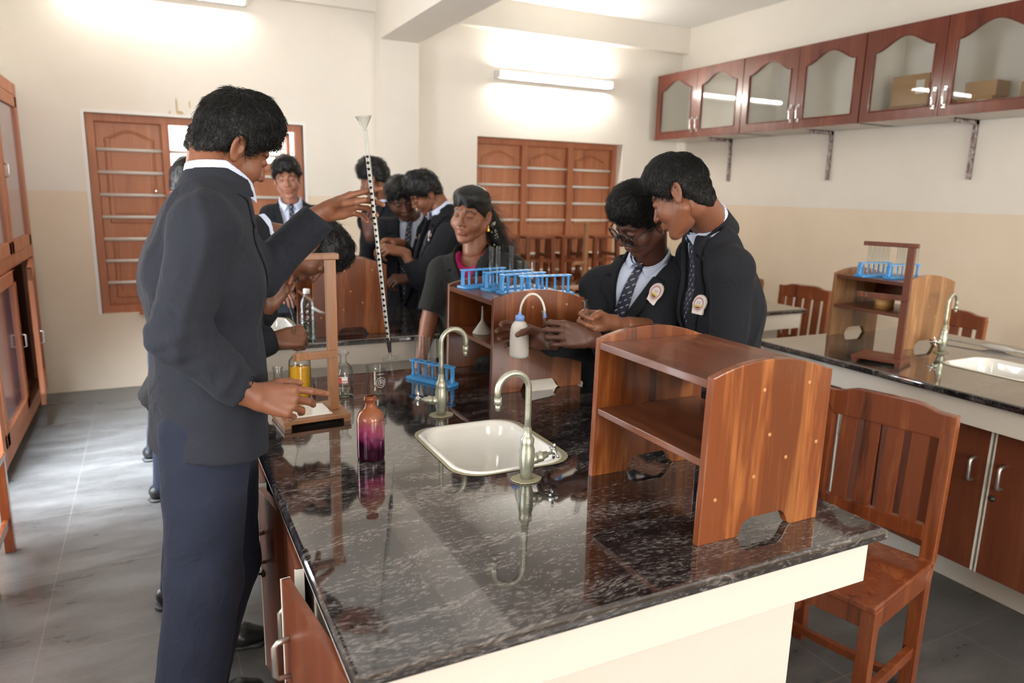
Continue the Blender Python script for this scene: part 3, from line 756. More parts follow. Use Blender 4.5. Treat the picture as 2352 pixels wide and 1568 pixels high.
for k, (x, a) in enumerate(((2.72, 1), (3.07, -1), (3.42, 1), (3.77, -1))):
    for lv in (0, 1):
        lab = '%s wooden stool below the right shuttered window, %s layer of the stack' % (('leftmost', 'second from left', 'third from left', 'rightmost')[k], ('lower', 'upper')[lv])
        if first: s0['label'] = lab; s0.location = (x, 5.72, 0); first = False
        else: dup(s0, (x, 5.72, .591 * lv), R(a + 3 * lv), lab)

# ------------------------------------------------------------------ wall cupboards on the right
def cupboard_unit(y0, y1, label):
    """front at x=4.57, glazed ogee doors; wall at 4.97"""
    z0, z1, xf, xb = 2.095, 2.705, 4.575, XR - .001
    t = thing('wall_cupboard', label, 'cupboard', (xb, (y0 + y1) / 2, z0), 0, 'glazed red-brown wall cupboards')
    L = lambda x, y, z: (x - xb, y - (y0 + y1) / 2, z - z0)
    c = MB(); th = .018
    c.box(L(xf + .02, y0, z0), L(xb, y1, z0 + th)); c.box(L(xf + .02, y0, z1 - th), L(xf + .06, y1, z1))
    c.box(L(xf + .02, y0, z0), L(xb, y0 + th, z1)); c.box(L(xf + .02, y1 - th, z0), L(xb, y1, z1)); c.box(L(xb - .008, y0, z0), L(xb, y1, z1))
    c.build('carcass', plain('pale_cupboard_lining', (.82, .77, .70), .6) if 'pale_cupboard_lining' not in MATS else MATS['pale_cupboard_lining'], t)
    ym = (y0 + y1) / 2
    for a, b, hs_ in ((y0 + .002, ym - .002, 1), (ym + .002, y1 - .002, -1)):
        bm = bmesh.new(); es = []
        def loop(pts):
            v = [bm.verts.new(L(xf, p[0], p[1])) for p in pts]; es.extend(bm.edges.new((v[i], v[(i + 1) % len(v)])) for i in range(len(v)))
        loop([(a, z0), (b, z0), (b, z1), (a, z1)])
        s = .068; n = 18; top = []
        for i in range(n + 1):
            u = i / n; top.append((a + s + (b - a - 2 * s) * u, z1 - .155 + .085 * (.5 - .5 * math.cos(2 * PI * u)) ** .85))
        op = [(b - s, z0 + s)] + top[::-1] + [(a + s, z0 + s)]
        loop(op); bmesh.ops.triangle_fill(bm, use_beauty=True, edges=es)
        r = bmesh.ops.extrude_face_region(bm, geom=bm.faces[:])
        for v in [g for g in r['geom'] if isinstance(g, bmesh.types.BMVert)]: v.co.x += .02
        bmesh.ops.recalc_face_normals(bm, faces=bm.faces[:])
        me = bpy.data.meshes.new('door'); bm.to_mesh(me); bm.free(); d = link('door', me, CABV, t)
        pts = [L(xf - .001, *p) for p in op]; MB().tube(pts + [pts[0]], .006, 6, cap=False).build('moulding', CABV, d)
        MB().prism([(p[0] - (y0 + y1) / 2, p[1] - z0) for p in op], 'x', xf + .010 - xb, xf + .0135 - xb).build('pane', PANE, d)
        hy = (b - .034) if hs_ > 0 else (a + .034)
        h = MB().tube([L(xf, hy, z0 + .06), L(xf - .022, hy, z0 + .062), L(xf - .026, hy, z0 + .075), L(xf - .026, hy, z0 + .155), L(xf - .022, hy, z0 + .168), L(xf, hy, z0 + .17)], .005, 8)
        for zz in (.06, .17): h.box(L(xf - .004, hy - .011, z0 + zz - .012), L(xf, hy + .011, z0 + zz + .012), .002)
        h.build('handle', CHROME, d)
    return t
cupboard_unit(4.852, 6.02, 'glazed wall cupboard nearest the far corner, reflecting a tube light')
cupboard_unit(3.678, 4.846, 'middle glazed wall cupboard with a small carton inside')
cupboard_unit(2.504, 3.672, 'nearest glazed wall cupboard, stacked with cartons')
BR = newmat('corroded_steel_bracket'); _n = noise(BR[1], tcoord(BR[1]), 40, 4)
BR[1].links.new(ramp(BR[1], _n, [(.4, (.16, .10, .09)), (.55, (.45, .38, .36)), (.7, (.62, .58, .55))]), BR[2].inputs['Base Color']); sset(BR[2], rough=.45, metal=.5); BR = BR[0]
for y, lab in ((5.36, 'farthest corroded steel bracket under the wall cupboards'), (4.22, 'middle corroded steel bracket under the wall cupboards'), (3.07, 'nearest corroded steel bracket under the wall cupboards')):
    m = MB(); m.box((XR - .006, y - .018, 1.71), (XR, y + .018, 2.094)); m.box((XR - .03, y - .018, 1.71), (XR, y - .014, 2.094))
    m.box((4.70, y - .018, 2.088), (XR, y + .018, 2.0945)); m.box((4.70, y - .018, 2.065), (XR, y - .014, 2.094))
    tag(m.build('shelf_bracket', BR), lab, 'bracket', 'steel brackets under the wall cupboards')
TAPEW = plain('carton_label_paper', (.75, .68, .62), .6)
def carton(x, y, z, dx, dy, dz, label, rz=0, lab=True):
    t = thing('cardboard_box', label, 'box', (x, y, z), rz, 'brown cartons in the wall cupboards')
    MB().box((-dx / 2, -dy / 2, 0), (dx / 2, dy / 2, dz), .003).build('carton', CARD, t)
    MB().box((-dx / 2 - .001, -.02, dz - .002), (dx / 2 + .001, .02, dz + .001)).build('tape_strip', TAPEM, t)
    if lab: MB().box((-dx / 2 - .0012, -dy / 2 + .03, dz * .35), (-dx / 2 + .001, -dy / 2 + .03 + min(.06, dy * .35), dz * .8)).build('paper_label', TAPEW, t)
    return t
zc = 2.095 + .0183
carton(4.80, 3.43, zc, .15, .26, .085, 'long low carton under the big one, left of the nearest cupboard')
carton(4.80, 3.405, zc + .087, .17, .27, .20, 'biggest carton, lying on a low one in the nearest cupboard')
carton(4.84, 3.21, zc, .14, .12, .11, 'small carton right of the big one behind the same door', 3, False)
carton(4.80, 2.96, zc, .15, .22, .10, 'lower carton behind the rightmost cupboard door')
carton(4.83, 2.95, zc + .102, .14, .20, .095, 'upper carton behind the rightmost cupboard door', 0, False)
carton(4.66, 2.80, zc, .10, .14, .045, 'flat carton lying before the stacked pair at far right', R(12), False)
carton(4.80, 2.62, zc, .16, .13, .16, 'carton cut off by the right edge of the picture', 0, False)
carton(4.80, 3.86, zc, .13, .14, .07, 'single small carton in the middle cupboard')

# ------------------------------------------------------------------ tall cupboard on the left wall
PURP = newmat('hazy_reflecting_cupboard_pane'); _n = noise(PURP[1], tcoord(PURP[1], (1, 1, .5)), 6, 4, .6)
PURP[1].links.new(ramp(PURP[1], _n, [(.35, (.16, .075, .10)), (.65, (.28, .17, .21))]), PURP[2].inputs['Base Color']); sset(PURP[2], rough=.16, coat=.6, coatr=.1); PURP = PURP[0]
t = thing('wooden_cupboard', 'tall wooden cupboard with dull purple panes on the left wall', 'cupboard', (XL, 5.2, 0))
def LC(x, y, z): return (x - XL, y - 5.2, z)
fr = MB()
for a, b in ((4.28, 4.36), (6.0, 6.08)): fr.box(LC(XL, a, .07), LC(-.755, b, 2.19), .004)
for a, b in ((.07, .16), (1.035, 1.115), (2.11, 2.19)): fr.box(LC(XL, 4.28, a), LC(-.757, 6.08, b), .004)
fr.build('frame', WINW, t)
MB().box(LC(XL, 4.3, .1), LC(XL + .01, 6.05, 2.15)).build('back_panel', STANDD, t)
for a, b, z0, z1, ang, hg in ((4.37, 5.17, 1.12, 2.10, 0, 'b'), (5.19, 5.99, 1.12, 2.10, 0, 'b'), (4.37, 5.17, .17, 1.03, 0, 'a'), (5.19, 5.99, .17, 1.03, 6, 'b')):
    w_ = b - a; d = -1 if hg == 'b' else 1; hy = b if hg == 'b' else a
    m = MB(); q = .075
    for u0, u1, v0, v1 in ((0, q, z0, z1), (w_ - q, w_, z0, z1), (0, w_, z0, z0 + q), (0, w_, z1 - q, z1)):
        m.box((0, min(d * u0, d * u1), v0), (.028, max(d * u0, d * u1), v1), .003)
    o = m.build('door', WINW, t, loc=LC(-.775, hy, 0), rot=(0, 0, R(ang) * (1 if hg == 'b' else -1)))
    MB().box((.008, min(d * q, d * (w_ - q)), z0 + q), (.014, max(d * q, d * (w_ - q)), z1 - q)).build('pane', PURP, o)
    MB().tube([(.028, d * (w_ - .035), (z0 + z1) / 2 - .04), (.05, d * (w_ - .035), (z0 + z1) / 2 - .035), (.05, d * (w_ - .035), (z0 + z1) / 2 + .035), (.028, d * (w_ - .035), (z0 + z1) / 2 + .04)], .005, 8).build('handle', STEEL, o)
# ------------------------------------------------------------------ people: distance-field bodies meshed with surface nets
def A(*p): return np.array(p, float)
def nrm(v): v = np.asarray(v, float); return v / np.linalg.norm(v)
def smin(a, b, k):
    if k <= 0: return np.minimum(a, b)
    h = np.clip(.5 + .5 * (b - a) / k, 0, 1); return b * (1 - h) + a * h - k * h * (1 - h)
def smax(a, b, k): return -smin(-a, -b, k)
def rc(P, a, b, r1, r2, u=None, s=1.0):
    """round cone a-b; u,s = stretched direction (elliptical section)"""
    a = np.asarray(a, float); b = np.asarray(b, float); q = P - a; ba = b - a
    t = np.clip(q @ ba / max(ba @ ba, 1e-9), 0, 1)
    v = q - t[:, None] * ba
    if u is not None: v = v + np.outer((v @ u) * (1 / s - 1), u)
    return np.sqrt((v * v).sum(1)) - (r1 + t * (r2 - r1))
def ell(P, c, r, M=None):
    q = P - np.asarray(c, float)
    if M is not None: q = q @ M
    r = np.asarray(r, float); k0 = np.sqrt(((q / r) ** 2).sum(1)); k1 = np.sqrt(((q / r ** 2) ** 2).sum(1))
    return k0 * (k0 - 1) / np.maximum(k1, 1e-9)
_W = [(nrm(NR.normal(size=3)) * NR.uniform(.7, 1.4), NR.uniform(0, 6.3)) for _ in range(10)]
def wav(P, f, n=6):
    o = 0
    for d, ph in _W[:n]: o = o + np.sin(P @ d * f + ph)
    return o / n
def surfnet(f, lo, hi, h, slack=1.7):
    lo = np.asarray(lo, float); N = np.ceil((np.asarray(hi) - lo) / h).astype(int); B = 8
    nb = (N + B - 1) // B; N = nb * B; G = N + 1
    D = np.ones(G)
    bi = np.stack(np.meshgrid(*[np.arange(k) for k in nb], indexing='ij'), -1).reshape(-1, 3)
    dc = f(lo + (bi + .5) * B * h)
    act = bi[np.abs(dc) < B * h * .87 * slack]
    ins = bi[dc <= -B * h * .87 * slack]
    for b in ins: D[b[0] * B:b[0] * B + B + 1, b[1] * B:b[1] * B + B + 1, b[2] * B:b[2] * B + B + 1] = -1
    l = np.arange(B + 1); lat = np.stack(np.meshgrid(l, l, l, indexing='ij'), -1).reshape(-1, 3)
    CH = 400
    for i in range(0, len(act), CH):
        idx = (act[i:i + CH, None, :] * B + lat[None]).reshape(-1, 3)
        D[idx[:, 0], idx[:, 1], idx[:, 2]] = f(lo + idx * h)
    ng = D < 0
    c8 = [(i, j, k) for i in (0, 1) for j in (0, 1) for k in (0, 1)]
    cnt = sum(ng[i:G[0] - 1 + i, j:G[1] - 1 + j, k:G[2] - 1 + k].astype(np.int8) for i, j, k in c8)
    cells = np.argwhere((cnt > 0) & (cnt < 8))
    vid = -np.ones(N, int); vid[cells[:, 0], cells[:, 1], cells[:, 2]] = np.arange(len(cells))
    acc = np.zeros((len(cells), 3)); num = np.zeros(len(cells))
    vals = {c: D[cells[:, 0] + c[0], cells[:, 1] + c[1], cells[:, 2] + c[2]] for c in c8}
    for c in c8:
        for ax in range(3):
            if c[ax]: continue
            e = list(c); e[ax] = 1; e = tuple(e); a, b = vals[c], vals[e]; m = (a < 0) != (b < 0)
            t = np.where(m, a / np.where(m, a - b, 1), 0); p = np.array(c, float)[None].repeat(len(cells), 0); p[:, ax] += t
            acc[m] += p[m]; num[m] += 1
    V = lo + (cells + acc / num[:, None]) * h
    Q = []
    for ax in range(3):
        s0 = [slice(None)] * 3; s1 = [slice(None)] * 3; s0[ax] = slice(0, -1); s1[ax] = slice(1, None)
        a, b = ng[tuple(s0)], ng[tuple(s1)]
        E = np.argwhere(a != b); u, v = (ax + 1) % 3, (ax + 2) % 3
        ok = (E[:, u] > 0) & (E[:, v] > 0) & (E[:, u] < N[u]) & (E[:, v] < N[v]); E = E[ok]
        o = []
        for du, dv in ((-1, -1), (0, -1), (0, 0), (-1, 0)):
            c = E.copy(); c[:, u] += du; c[:, v] += dv; o.append(vid[c[:, 0], c[:, 1], c[:, 2]])
        q = np.stack(o, 1); fl = ~a[E[:, 0], E[:, 1], E[:, 2]]; q[fl] = q[fl][:, ::-1]; Q.append(q)
    Q = np.concatenate(Q); Q = Q[(Q >= 0).all(1)]
    return V, Q
def np_mesh(name, V, Q, attrs=None):
    me = bpy.data.meshes.new(name); me.vertices.add(len(V)); me.vertices.foreach_set('co', np.asarray(V, np.float32).ravel())
    k = Q.shape[1]; me.loops.add(len(Q) * k); me.loops.foreach_set('vertex_index', Q.astype(np.int32).ravel())
    me.polygons.add(len(Q)); me.polygons.foreach_set('loop_start', np.arange(len(Q), dtype=np.int32) * k)
    me.update(calc_edges=True); me.polygons.foreach_set('use_smooth', np.ones(len(Q), bool))
    for n, a in (attrs or {}).items():
        if a.ndim == 1:
            at_ = me.attributes.new(n, 'FLOAT', 'POINT'); at_.data.foreach_set('value', a.astype(np.float32))
        else:
            at_ = me.attributes.new(n, 'FLOAT_VECTOR', 'POINT'); at_.data.foreach_set('vector', a.astype(np.float32).ravel())
    me.validate(); return me
def joinVQ(L):
    Vs, Qs, off = [], [], 0
    for V, Q in L: Vs.append(V); Qs.append(Q + off); off += len(V)
    return np.concatenate(Vs), np.concatenate(Qs)
def relax(V, Q, it=2, w=.5):
    for _ in range(it):
        S = np.zeros_like(V); n = np.zeros(len(V))
        for a in range(4):
            for b in ((a + 1) % 4,):
                np.add.at(S, Q[:, a], V[Q[:, b]]); np.add.at(n, Q[:, a], 1); np.add.at(S, Q[:, b], V[Q[:, a]]); np.add.at(n, Q[:, b], 1)
        V = V * (1 - w) + w * S / np.maximum(n, 1)[:, None]
    return V
# ---- materials
def skin_mat(name, base):
    m, nt, b = newmat(name); at_ = nt.nodes.new('ShaderNodeAttribute'); at_.attribute_name = 'lip'
    a2 = nt.nodes.new('ShaderNodeAttribute'); a2.attribute_name = 'brow'; a3 = nt.nodes.new('ShaderNodeAttribute'); a3.attribute_name = 'palm'
    n = noise(nt, tcoord(nt), 28, 4, .6)
    c = mix(nt, math_(nt, 'MULTIPLY', n, .5), tuple(base), tuple(min(1, x * 1.22) for x in base))
    c = mix(nt, a3.outputs['Fac'], c, tuple(min(1, x * y) for x, y in zip(base, (1.45, 1.55, 1.6))))
    c = mix(nt, at_.outputs['Fac'], c, (base[0] * .95, base[1] * .62, base[2] * .72))
    c = mix(nt, a2.outputs['Fac'], c, (.030, .015, .010))
    nt.links.new(c, b.inputs['Base Color']); sset(b, rough=.46, spec=.45, sss=.06); b.inputs['Subsurface Radius'].default_value = (.010, .004, .002)
    bump(nt, b, noise(nt, tcoord(nt), 420, 3, .6), .08, .0006)
    return m
def cloth_mat(name, c1, c2, rough=.9, fold=.5):
    m, nt, b = newmat(name); v = tcoord(nt)
    n1 = noise(nt, v, 13, 3, .55, 1.2); n2 = noise(nt, v, 900, 2, .5); n3 = noise(nt, v, 3, 2)
    nt.links.new(mix(nt, n2, c1, c2), b.inputs['Base Color']); sset(b, rough=rough, sheen=.02, spec=.2)
    bump(nt, b, math_(nt, 'MULTIPLY_ADD', n2, .04, math_(nt, 'MULTIPLY_ADD', n1, .8, math_(nt, 'MULTIPLY', n3, .6))), fold, .02)
    return m
SK_A = skin_mat('warm_brown_skin', (.205, .078, .040)); SK_B = skin_mat('dark_brown_skin', (.100, .038, .023)); SK_C = skin_mat('light_brown_skin', (.30, .13, .08)); SK_D = skin_mat('deep_brown_skin', (.15, .058, .031))
BLZ_A = cloth_mat('charcoal_navy_wool', (.015, .017, .024), (.027, .030, .040)); BLZ_B = cloth_mat('black_wool', (.009, .010, .013), (.018, .019, .024))
TRO = cloth_mat('navy_trouser_cloth', (.011, .014, .028), (.021, .026, .045), .85); SHRT = cloth_mat('pale_blue_shirt_cotton', (.56, .62, .80), (.62, .68, .85), .8, .12)
COATM = cloth_mat('black_coat_cloth', (.011, .011, .010), (.020, .020, .018), .85); MAG = cloth_mat('magenta_and_blue_silk', (.36, .01, .08), (.30, .01, .10), .5)
def hair_mat():
    m, nt, b = newmat('black_hair'); sset(b, base=(.0045, .004, .004), rough=.36, spec=.4); 
    bump(nt, b, noise(nt, tcoord(nt, (1, 1, 1)), 160, 4, .7, .6), .6, .003); return m
HAIR = hair_mat()
EYEM = None
def eye_mat():
    m, nt, b = newmat('eye'); a = nt.nodes.new('ShaderNodeAttribute'); a.attribute_name = 'iris'
    nt.links.new(ramp(nt, a.outputs['Fac'], [(0, (.60, .55, .50)), (.45, (.60, .55, .50)), (.55, (.03, .015, .01)), (.8, (.004, .003, .003))]), b.inputs['Base Color']); sset(b, rough=.12, coat=.5); return m
EYEM = eye_mat()
def tie_mat():
    m, nt, b = newmat('striped_school_tie'); at_ = nt.nodes.new('ShaderNodeAttribute'); at_.attribute_name = 'uvw'; s = sepxyz(nt, at_.outputs['Vector'])
    d = math_(nt, 'ADD', s[0], math_(nt, 'MULTIPLY', s[1], 1.0))
    st = math_(nt, 'GREATER_THAN', math_(nt, 'FRACT', math_(nt, 'MULTIPLY', d, 38)), .80)
    e = math_(nt, 'SUBTRACT', s[0], s[1]); dash = math_(nt, 'GREATER_THAN', math_(nt, 'FRACT', math_(nt, 'MULTIPLY', e, 28)), .45)
    tiny = math_(nt, 'GREATER_THAN', math_(nt, 'FRACT', math_(nt, 'MULTIPLY', e, 190)), .35)
    nt.links.new(mix(nt, math_(nt, 'MULTIPLY', math_(nt, 'MULTIPLY', st, dash), tiny), (.012, .016, .035), (.55, .56, .60)), b.inputs['Base Color']); sset(b, rough=.55); return m
TIEM = tie_mat()
def badge_mat():
    m, nt, b = newmat('embroidered_round_emblem'); at_ = nt.nodes.new('ShaderNodeAttribute'); at_.attribute_name = 'uvw'; v = at_.outputs['Vector']; s = sepxyz(nt, v)
    ln = nt.nodes.new('ShaderNodeVectorMath'); ln.operation = 'LENGTH'; nt.links.new(v, ln.inputs[0]); r = ln.outputs['Value']
    c = ramp(nt, r, [(0, (.72, .66, .62)), (.52, (.72, .66, .62)), (.54, (.30, .06, .07)), (.60, (.55, .30, .27)), (.64, (.30, .06, .07)), (.66, (.70, .55, .52)), (.84, (.72, .60, .56)), (.86, (.82, .76, .72))], 'CONSTANT')
    low = math_(nt, 'MULTIPLY', math_(nt, 'LESS_THAN', r, .50), math_(nt, 'LESS_THAN', s[1], -.12)); c = mix(nt, low, c, (.62, .45, .05))
    low2 = math_(nt, 'MULTIPLY', math_(nt, 'LESS_THAN', r, .50), math_(nt, 'LESS_THAN', s[1], -.30)); c = mix(nt, low2, c, (.12, .07, .05))
    bk = math_(nt, 'MULTIPLY', math_(nt, 'LESS_THAN', math_(nt, 'ABSOLUTE', s[0]), .30), math_(nt, 'LESS_THAN', math_(nt, 'ABSOLUTE', math_(nt, 'SUBTRACT', s[1], .12)), .16))
    ll = math_(nt, 'GREATER_THAN', math_(nt, 'FRACT', math_(nt, 'MULTIPLY', s[1], 9)), .5); c = mix(nt, math_(nt, 'MULTIPLY', bk, ll), c, (.38, .33, .36))
    nt.links.new(c, b.inputs['Base Color']); sset(b, rough=.7); return m
BADGEM = badge_mat()
SHOEM = plain('black_shoe_leather', (.012, .012, .012), .35); SOLE = plain('dark_rubber_sole', (.03, .03, .03), .6)

# ---- head (local frame: x = person's right ... +x, y forward, z up; origin between the ears at eye height)
def head_sdf(P, jaw=1.0, full=0, smile=0, fem=0):
    X = P.copy(); ax = np.abs(X[:, 0]); S = X.copy(); S[:, 0] = ax
    d = ell(P, (0, -.004, .034), (.0735, .086, .079))
    d = smin(d, ell(P, (0, .032, -.030), (.057 + full * .006, .060, .074)), .03)
    d = smin(d, rc(S, (.050 + .005 * full, -.002, -.050), (.016, .066, -.098), .022 * jaw, .016), .022)
    d = smin(d, ell(P, (0, .074, -.103), (.017, .015, .014)), .014)
    d = smin(d, ell(S, (.038, .058, -.032), (.024 + .006 * full, .026, .026)), .02)
    d = smin(d, rc(S, (.012, .082, .024), (.042, .070, .024), .011 - .003 * fem, .009), .014)
    d = smax(d, -ell(S, (.031, .097, .004), (.019, .017, .013)), .012)
    # nose
    n = rc(P, (0, .088, .012), (0, .1085, -.029), .0065, .0105)
    n = smin(n, ell(S, (.0115, .098, -.034), (.0085, .010, .0075)), .006)
    d = smin(d, n, .009)
    d = smax(d, -ell(S, (.0065, .101, -.0425), (.0034, .006, .003)), .002)
    # eye lids (looking down: mostly closed)
    d = smin(d, ell(S, (.031, .0775, .003), (.0158, .0135, .0120)), .003)
    sl = ell(S, (.031, .093, -.0005), (.0145, .006, .0028)); d = smax(d, -sl, .002)
    # mouth
    m = ell(P, (0, .081, -.064), (.027, .020, .017)); d = smin(d, m, .012)
    zc = -.0655 + (smile * .35) * (ax ** 2) * 18
    q = P.copy(); q[:, 2] -= (smile * 6) * ax ** 2
    lu = rc(q, (-.019, .090, -.0605), (.019, .090, -.0605), .0042, .0042, A(0, 1, 0), 1.7); ll = rc(q, (-.016, .091, -.0715), (.016, .091, -.0715), .0055, .0055, A(0, 1, 0), 1.5)
    mid = ell(q, (0, .0965, -.0605), (.010, .005, .0045))
    d = smin(d, smin(lu, mid, .004), .004); d = smin(d, ll, .004)
    d = smax(d, -rc(q, (-.023, .1015, -.0655), (.023, .1015, -.0655), .0012, .0012, A(0, 1, 0), 5), .002)
    # ears
    c, s = math.cos(.22), math.sin(.22); Mr = np.array([[1, 0, 0], [0, c, -s], [0, s, c]])
    Me = np.array([[math.cos(.35), -math.sin(.35), 0], [math.sin(.35), math.cos(.35), 0], [0, 0, 1]])
    e = ell(S, (.0775, -.012, -.004), (.0065, .0185, .032), Me @ Mr)
    e = smax(e, -ell(S, (.0845, -.010, .001), (.0062, .0115, .0215), Me @ Mr), .003)
    e = smin(e, rc(S, (.0755, .001, -.008), (.0765, .001, .003), .0045, .004), .004)
    e = smin(e, ell(S, (.0765, -.006, -.030), (.0055, .0085, .0085)), .006)
    d = smin(d, e, .005)
    return d
def head_masks(L):
    """lip and brow masks in head coordinates"""
    ax = np.abs(L[:, 0]); y, z = L[:, 1], L[:, 2]
    lip = np.clip(1 - ((ax / .024) ** 2 + ((z + .066) / .0115) ** 2), 0, 1) ** .5 * (y > .075)
    zb = .0235 + .004 * np.sin(np.clip((ax - .012) / .036, 0, 1) * PI) - np.clip(ax - .038, 0, 1) * .35
    th = np.where(ax < .04, .0042, .0042 - (ax - .04) * .18)
    brow = ((np.abs(z - zb) < th) & (ax > .012) & (ax < .053) & (y > .04)).astype(float)
    lash = ((np.abs(z - .0005 - .003 * np.cos((ax - .031) / .016 * 1.5)) < .0013) & (np.abs(ax - .031) < .015) & (y > .07)).astype(float) * .9
    return lip, np.maximum(brow, lash)
def hair_sdf(P, line=(.065, -.062), vol=.018, quiff=.02, curly=.004, side=.0, sideburn=True):
    X = P.copy(); ax = np.abs(X[:, 0])
    d = ell(P, (0, -.004, .038), (.0735 + vol * .75, .086 + vol * .5, .080 + vol))
    d = smin(d, ell(P, (0, -.056, -.030), (.056, .034, .050)), .02)
    d = smin(d, ell(P, (side, .030, .088), (.062, .062, .028 + quiff)), .05)
    d = d + curly * wav(P, 190, 10) + curly * .8 * wav(P[:, [1, 2, 0]], 90, 6)
    zf, zb = line; y0 = -.09
    pl = zf + (zb - zf) * (.088 - P[:, 1]) / (.178)          # hairline height from forehead to nape
    fall = np.clip((P[:, 1] - .02) / .07, 0, 1) * .010 * np.sin(P[:, 0] * 130 + 1)
    cut = (pl + fall) - P[:, 2]
    # keep the ears free
    ear = ell(np.stack([ax, P[:, 1], P[:, 2]], 1), (.085, -.008, -.012), (.030, .024, .040))
    d = smax(d, cut * .82, .008); d = smax(d, -ear, .006)
    if sideburn:
        S = np.stack([ax, P[:, 1], P[:, 2]], 1); d = smin(d, rc(S, (.0715, .020, .03), (.0695, .018, -.004), .009, .004, A(1, 0, 0), .5), .006)
    return d
def strands(V, Q, n, L, comb, seed=0, lift=.35, width=.0009, droop=.2, curl=.5, keep=None, seg=5, hug=4.0):
    rs = np.random.RandomState(seed); q = Q[rs.randint(len(Q), size=n)]
    w = rs.dirichlet((1, 1, 1, 1), n); p = (V[q] * w[:, :, None]).sum(1)
    N = np.cross(V[q[:, 2]] - V[q[:, 0]], V[q[:, 3]] - V[q[:, 1]]); N /= np.maximum(np.linalg.norm(N, axis=1), 1e-9)[:, None]
    if keep is not None: k = keep(p); p, N = p[k], N[k]; n = len(p)
    c = comb(p) + rs.normal(size=(n, 3)) * .35; c -= N * (c * N).sum(1)[:, None]; c /= np.maximum(np.linalg.norm(c, axis=1), 1e-6)[:, None]
    ln = L * rs.uniform(.5, 1.25, n) * (np.clip((p[:, 2] + .10) / .11, .22, 1) if hug > 0 else 1); t = np.linspace(0, 1, seg + 1)
    side = np.cross(N, c); cv = rs.uniform(-1, 1, n) * curl; up = lift * rs.uniform(.2, 1.3, n)
    pts = []
    for u in t:
        o = c * (ln * u)[:, None] + N * (ln * (up * u - (up + droop) * .55 * u * u) - (ln * u) ** 2 * hug - .002 * (u == 0))[:, None] + side * (ln * cv * u * u * .6)[:, None] + side * (np.sin(u * 5 + cv * 9) * ln * .05 * curl)[:, None]
        pts.append(p + o)
    pts = np.stack(pts, 1)
    wd = (width * np.array([1, 1, .9, .75, .5, .08]))[:seg + 1] if seg == 5 else width * (1 - t * .9)
    a = side[:, None, :] * wd[None, :, None]; b = N[:, None, :] * wd[None, :, None] * .7
    R3 = np.stack([pts + a, pts - a * .5 + b, pts - a * .5 - b], 2)        # n, seg+1, 3, 3
    base = (np.arange(n) * (seg + 1) * 3)[:, None, None]; F = []
    for s in range(seg):
        for j in range(3):
            i0 = base + s * 3 + j; i1 = base + s * 3 + (j + 1) % 3
            F.append(np.concatenate([i0[:, :, 0], i1[:, :, 0], i1[:, :, 0] + 3, i0[:, :, 0] + 3], 1))
    return R3.reshape(-1, 3), np.concatenate(F)
# ---- hand: wrist at origin, y = towards fingers, z = back of hand, x = thumb side
FIN = [(.030, .098, .042, .026, .021, .0088), (.009, .102, .046, .029, .022, .0090), (-.012, .098, .043, .027, .021, .0086), (-.031, .088, .034, .021, .019, .0077)]
def hand_chains(curl, thumb, spread=.06):
    ch = []
    for i, (x, y, a, b, c, r) in enumerate(FIN):
        cu = curl[i]; sp = spread * (1.5 - i)
        if len(cu) > 3: sp += cu[3]
        p = A(x, y, 0); pts = [p.copy()]; ang = 0
        for ln, da in zip((a, b, c), cu[:3]):
            ang += da
            d = A(math.sin(sp) * math.cos(ang), math.cos(sp) * math.cos(ang), -math.sin(ang)); p = p + d * ln; pts.append(p.copy())
        ch.append((pts, [r * 1.08, r, r * .92, r * .80]))
    # thumb: direction given by (out, forward, down) for each bone
    p = A(.020, .028, -.006); pts = [p]
    for ln, d in zip((.044, .034, .028), thumb): p = p + nrm(d) * ln; pts.append(p)
    ch.append((pts, [.0145, .0112, .0105, .0085])); return ch
def hand_sdf(P, chains):
    d = rc(P, (0, -.03, 0), (0, .012, 0), .019, .020, A(1, 0, 0), 1.35)
    for (x, y, *_), r in zip(FIN, (.0125, .0130, .0125, .0115)):
        d = smin(d, rc(P, (x * .55, .018, .0), (x, y - .004, 0), .0145, r), .012)
    d = smin(d, rc(P, (.010, .02, -.006), (.024, .052, -.008), .015, .014), .015)
    d = smin(d, rc(P, (-.016, .02, -.004), (-.026, .06, -.005), .014, .012), .012)
    fs = None
    for i, (pts, rr) in enumerate(chains[:4]):
        f = None
        for j in range(3):
            e = rc(P, pts[j], pts[j + 1], rr[j], rr[j + 1]); f = e if f is None else smin(f, e, .002)
        f = smin(f, ell(P, pts[1], (rr[1] * 1.08,) * 3), .003)
        fs = f if fs is None else np.minimum(fs, f)
    d = smin(d, fs, .005)
    pts, rr = chains[4]; f = None
    for j in range(3):
        e = rc(P, pts[j], pts[j + 1], rr[j], rr[j + 1]); f = e if f is None else smin(f, e, .004)
    return smin(d, f, .010)
RELAX = ([(.25, .3, .2)] * 4, ((.75, .6, -.2), (.35, .9, -.25), (.2, 1, -.2)))
GRIP = ([(.95, 1.1, .6)] * 4, ((.55, .6, -.65), (-.15, .75, -.6), (-.6, .6, -.35)))
FIST = ([(1.35, 1.5, .9)] * 4, ((.55, .75, -.6), (-.35, .75, -.7), (-.8, .5, -.2)))
PINCH = ([(.75, .65, .35), (.85, .75, .4), (.95, .9, .5), (1.05, 1.0, .5)], ((.5, .75, -.6), (.0, .9, -.5), (-.1, .9, -.35)))
def frame_hand(ydir, zdir, left):
    """columns x(thumb side), y, z"""
    y = nrm(ydir); z = np.asarray(zdir, float); z = nrm(z - y * (z @ y)); x = np.cross(y, z)
    return np.stack([x if left else -x, y, z], 1)
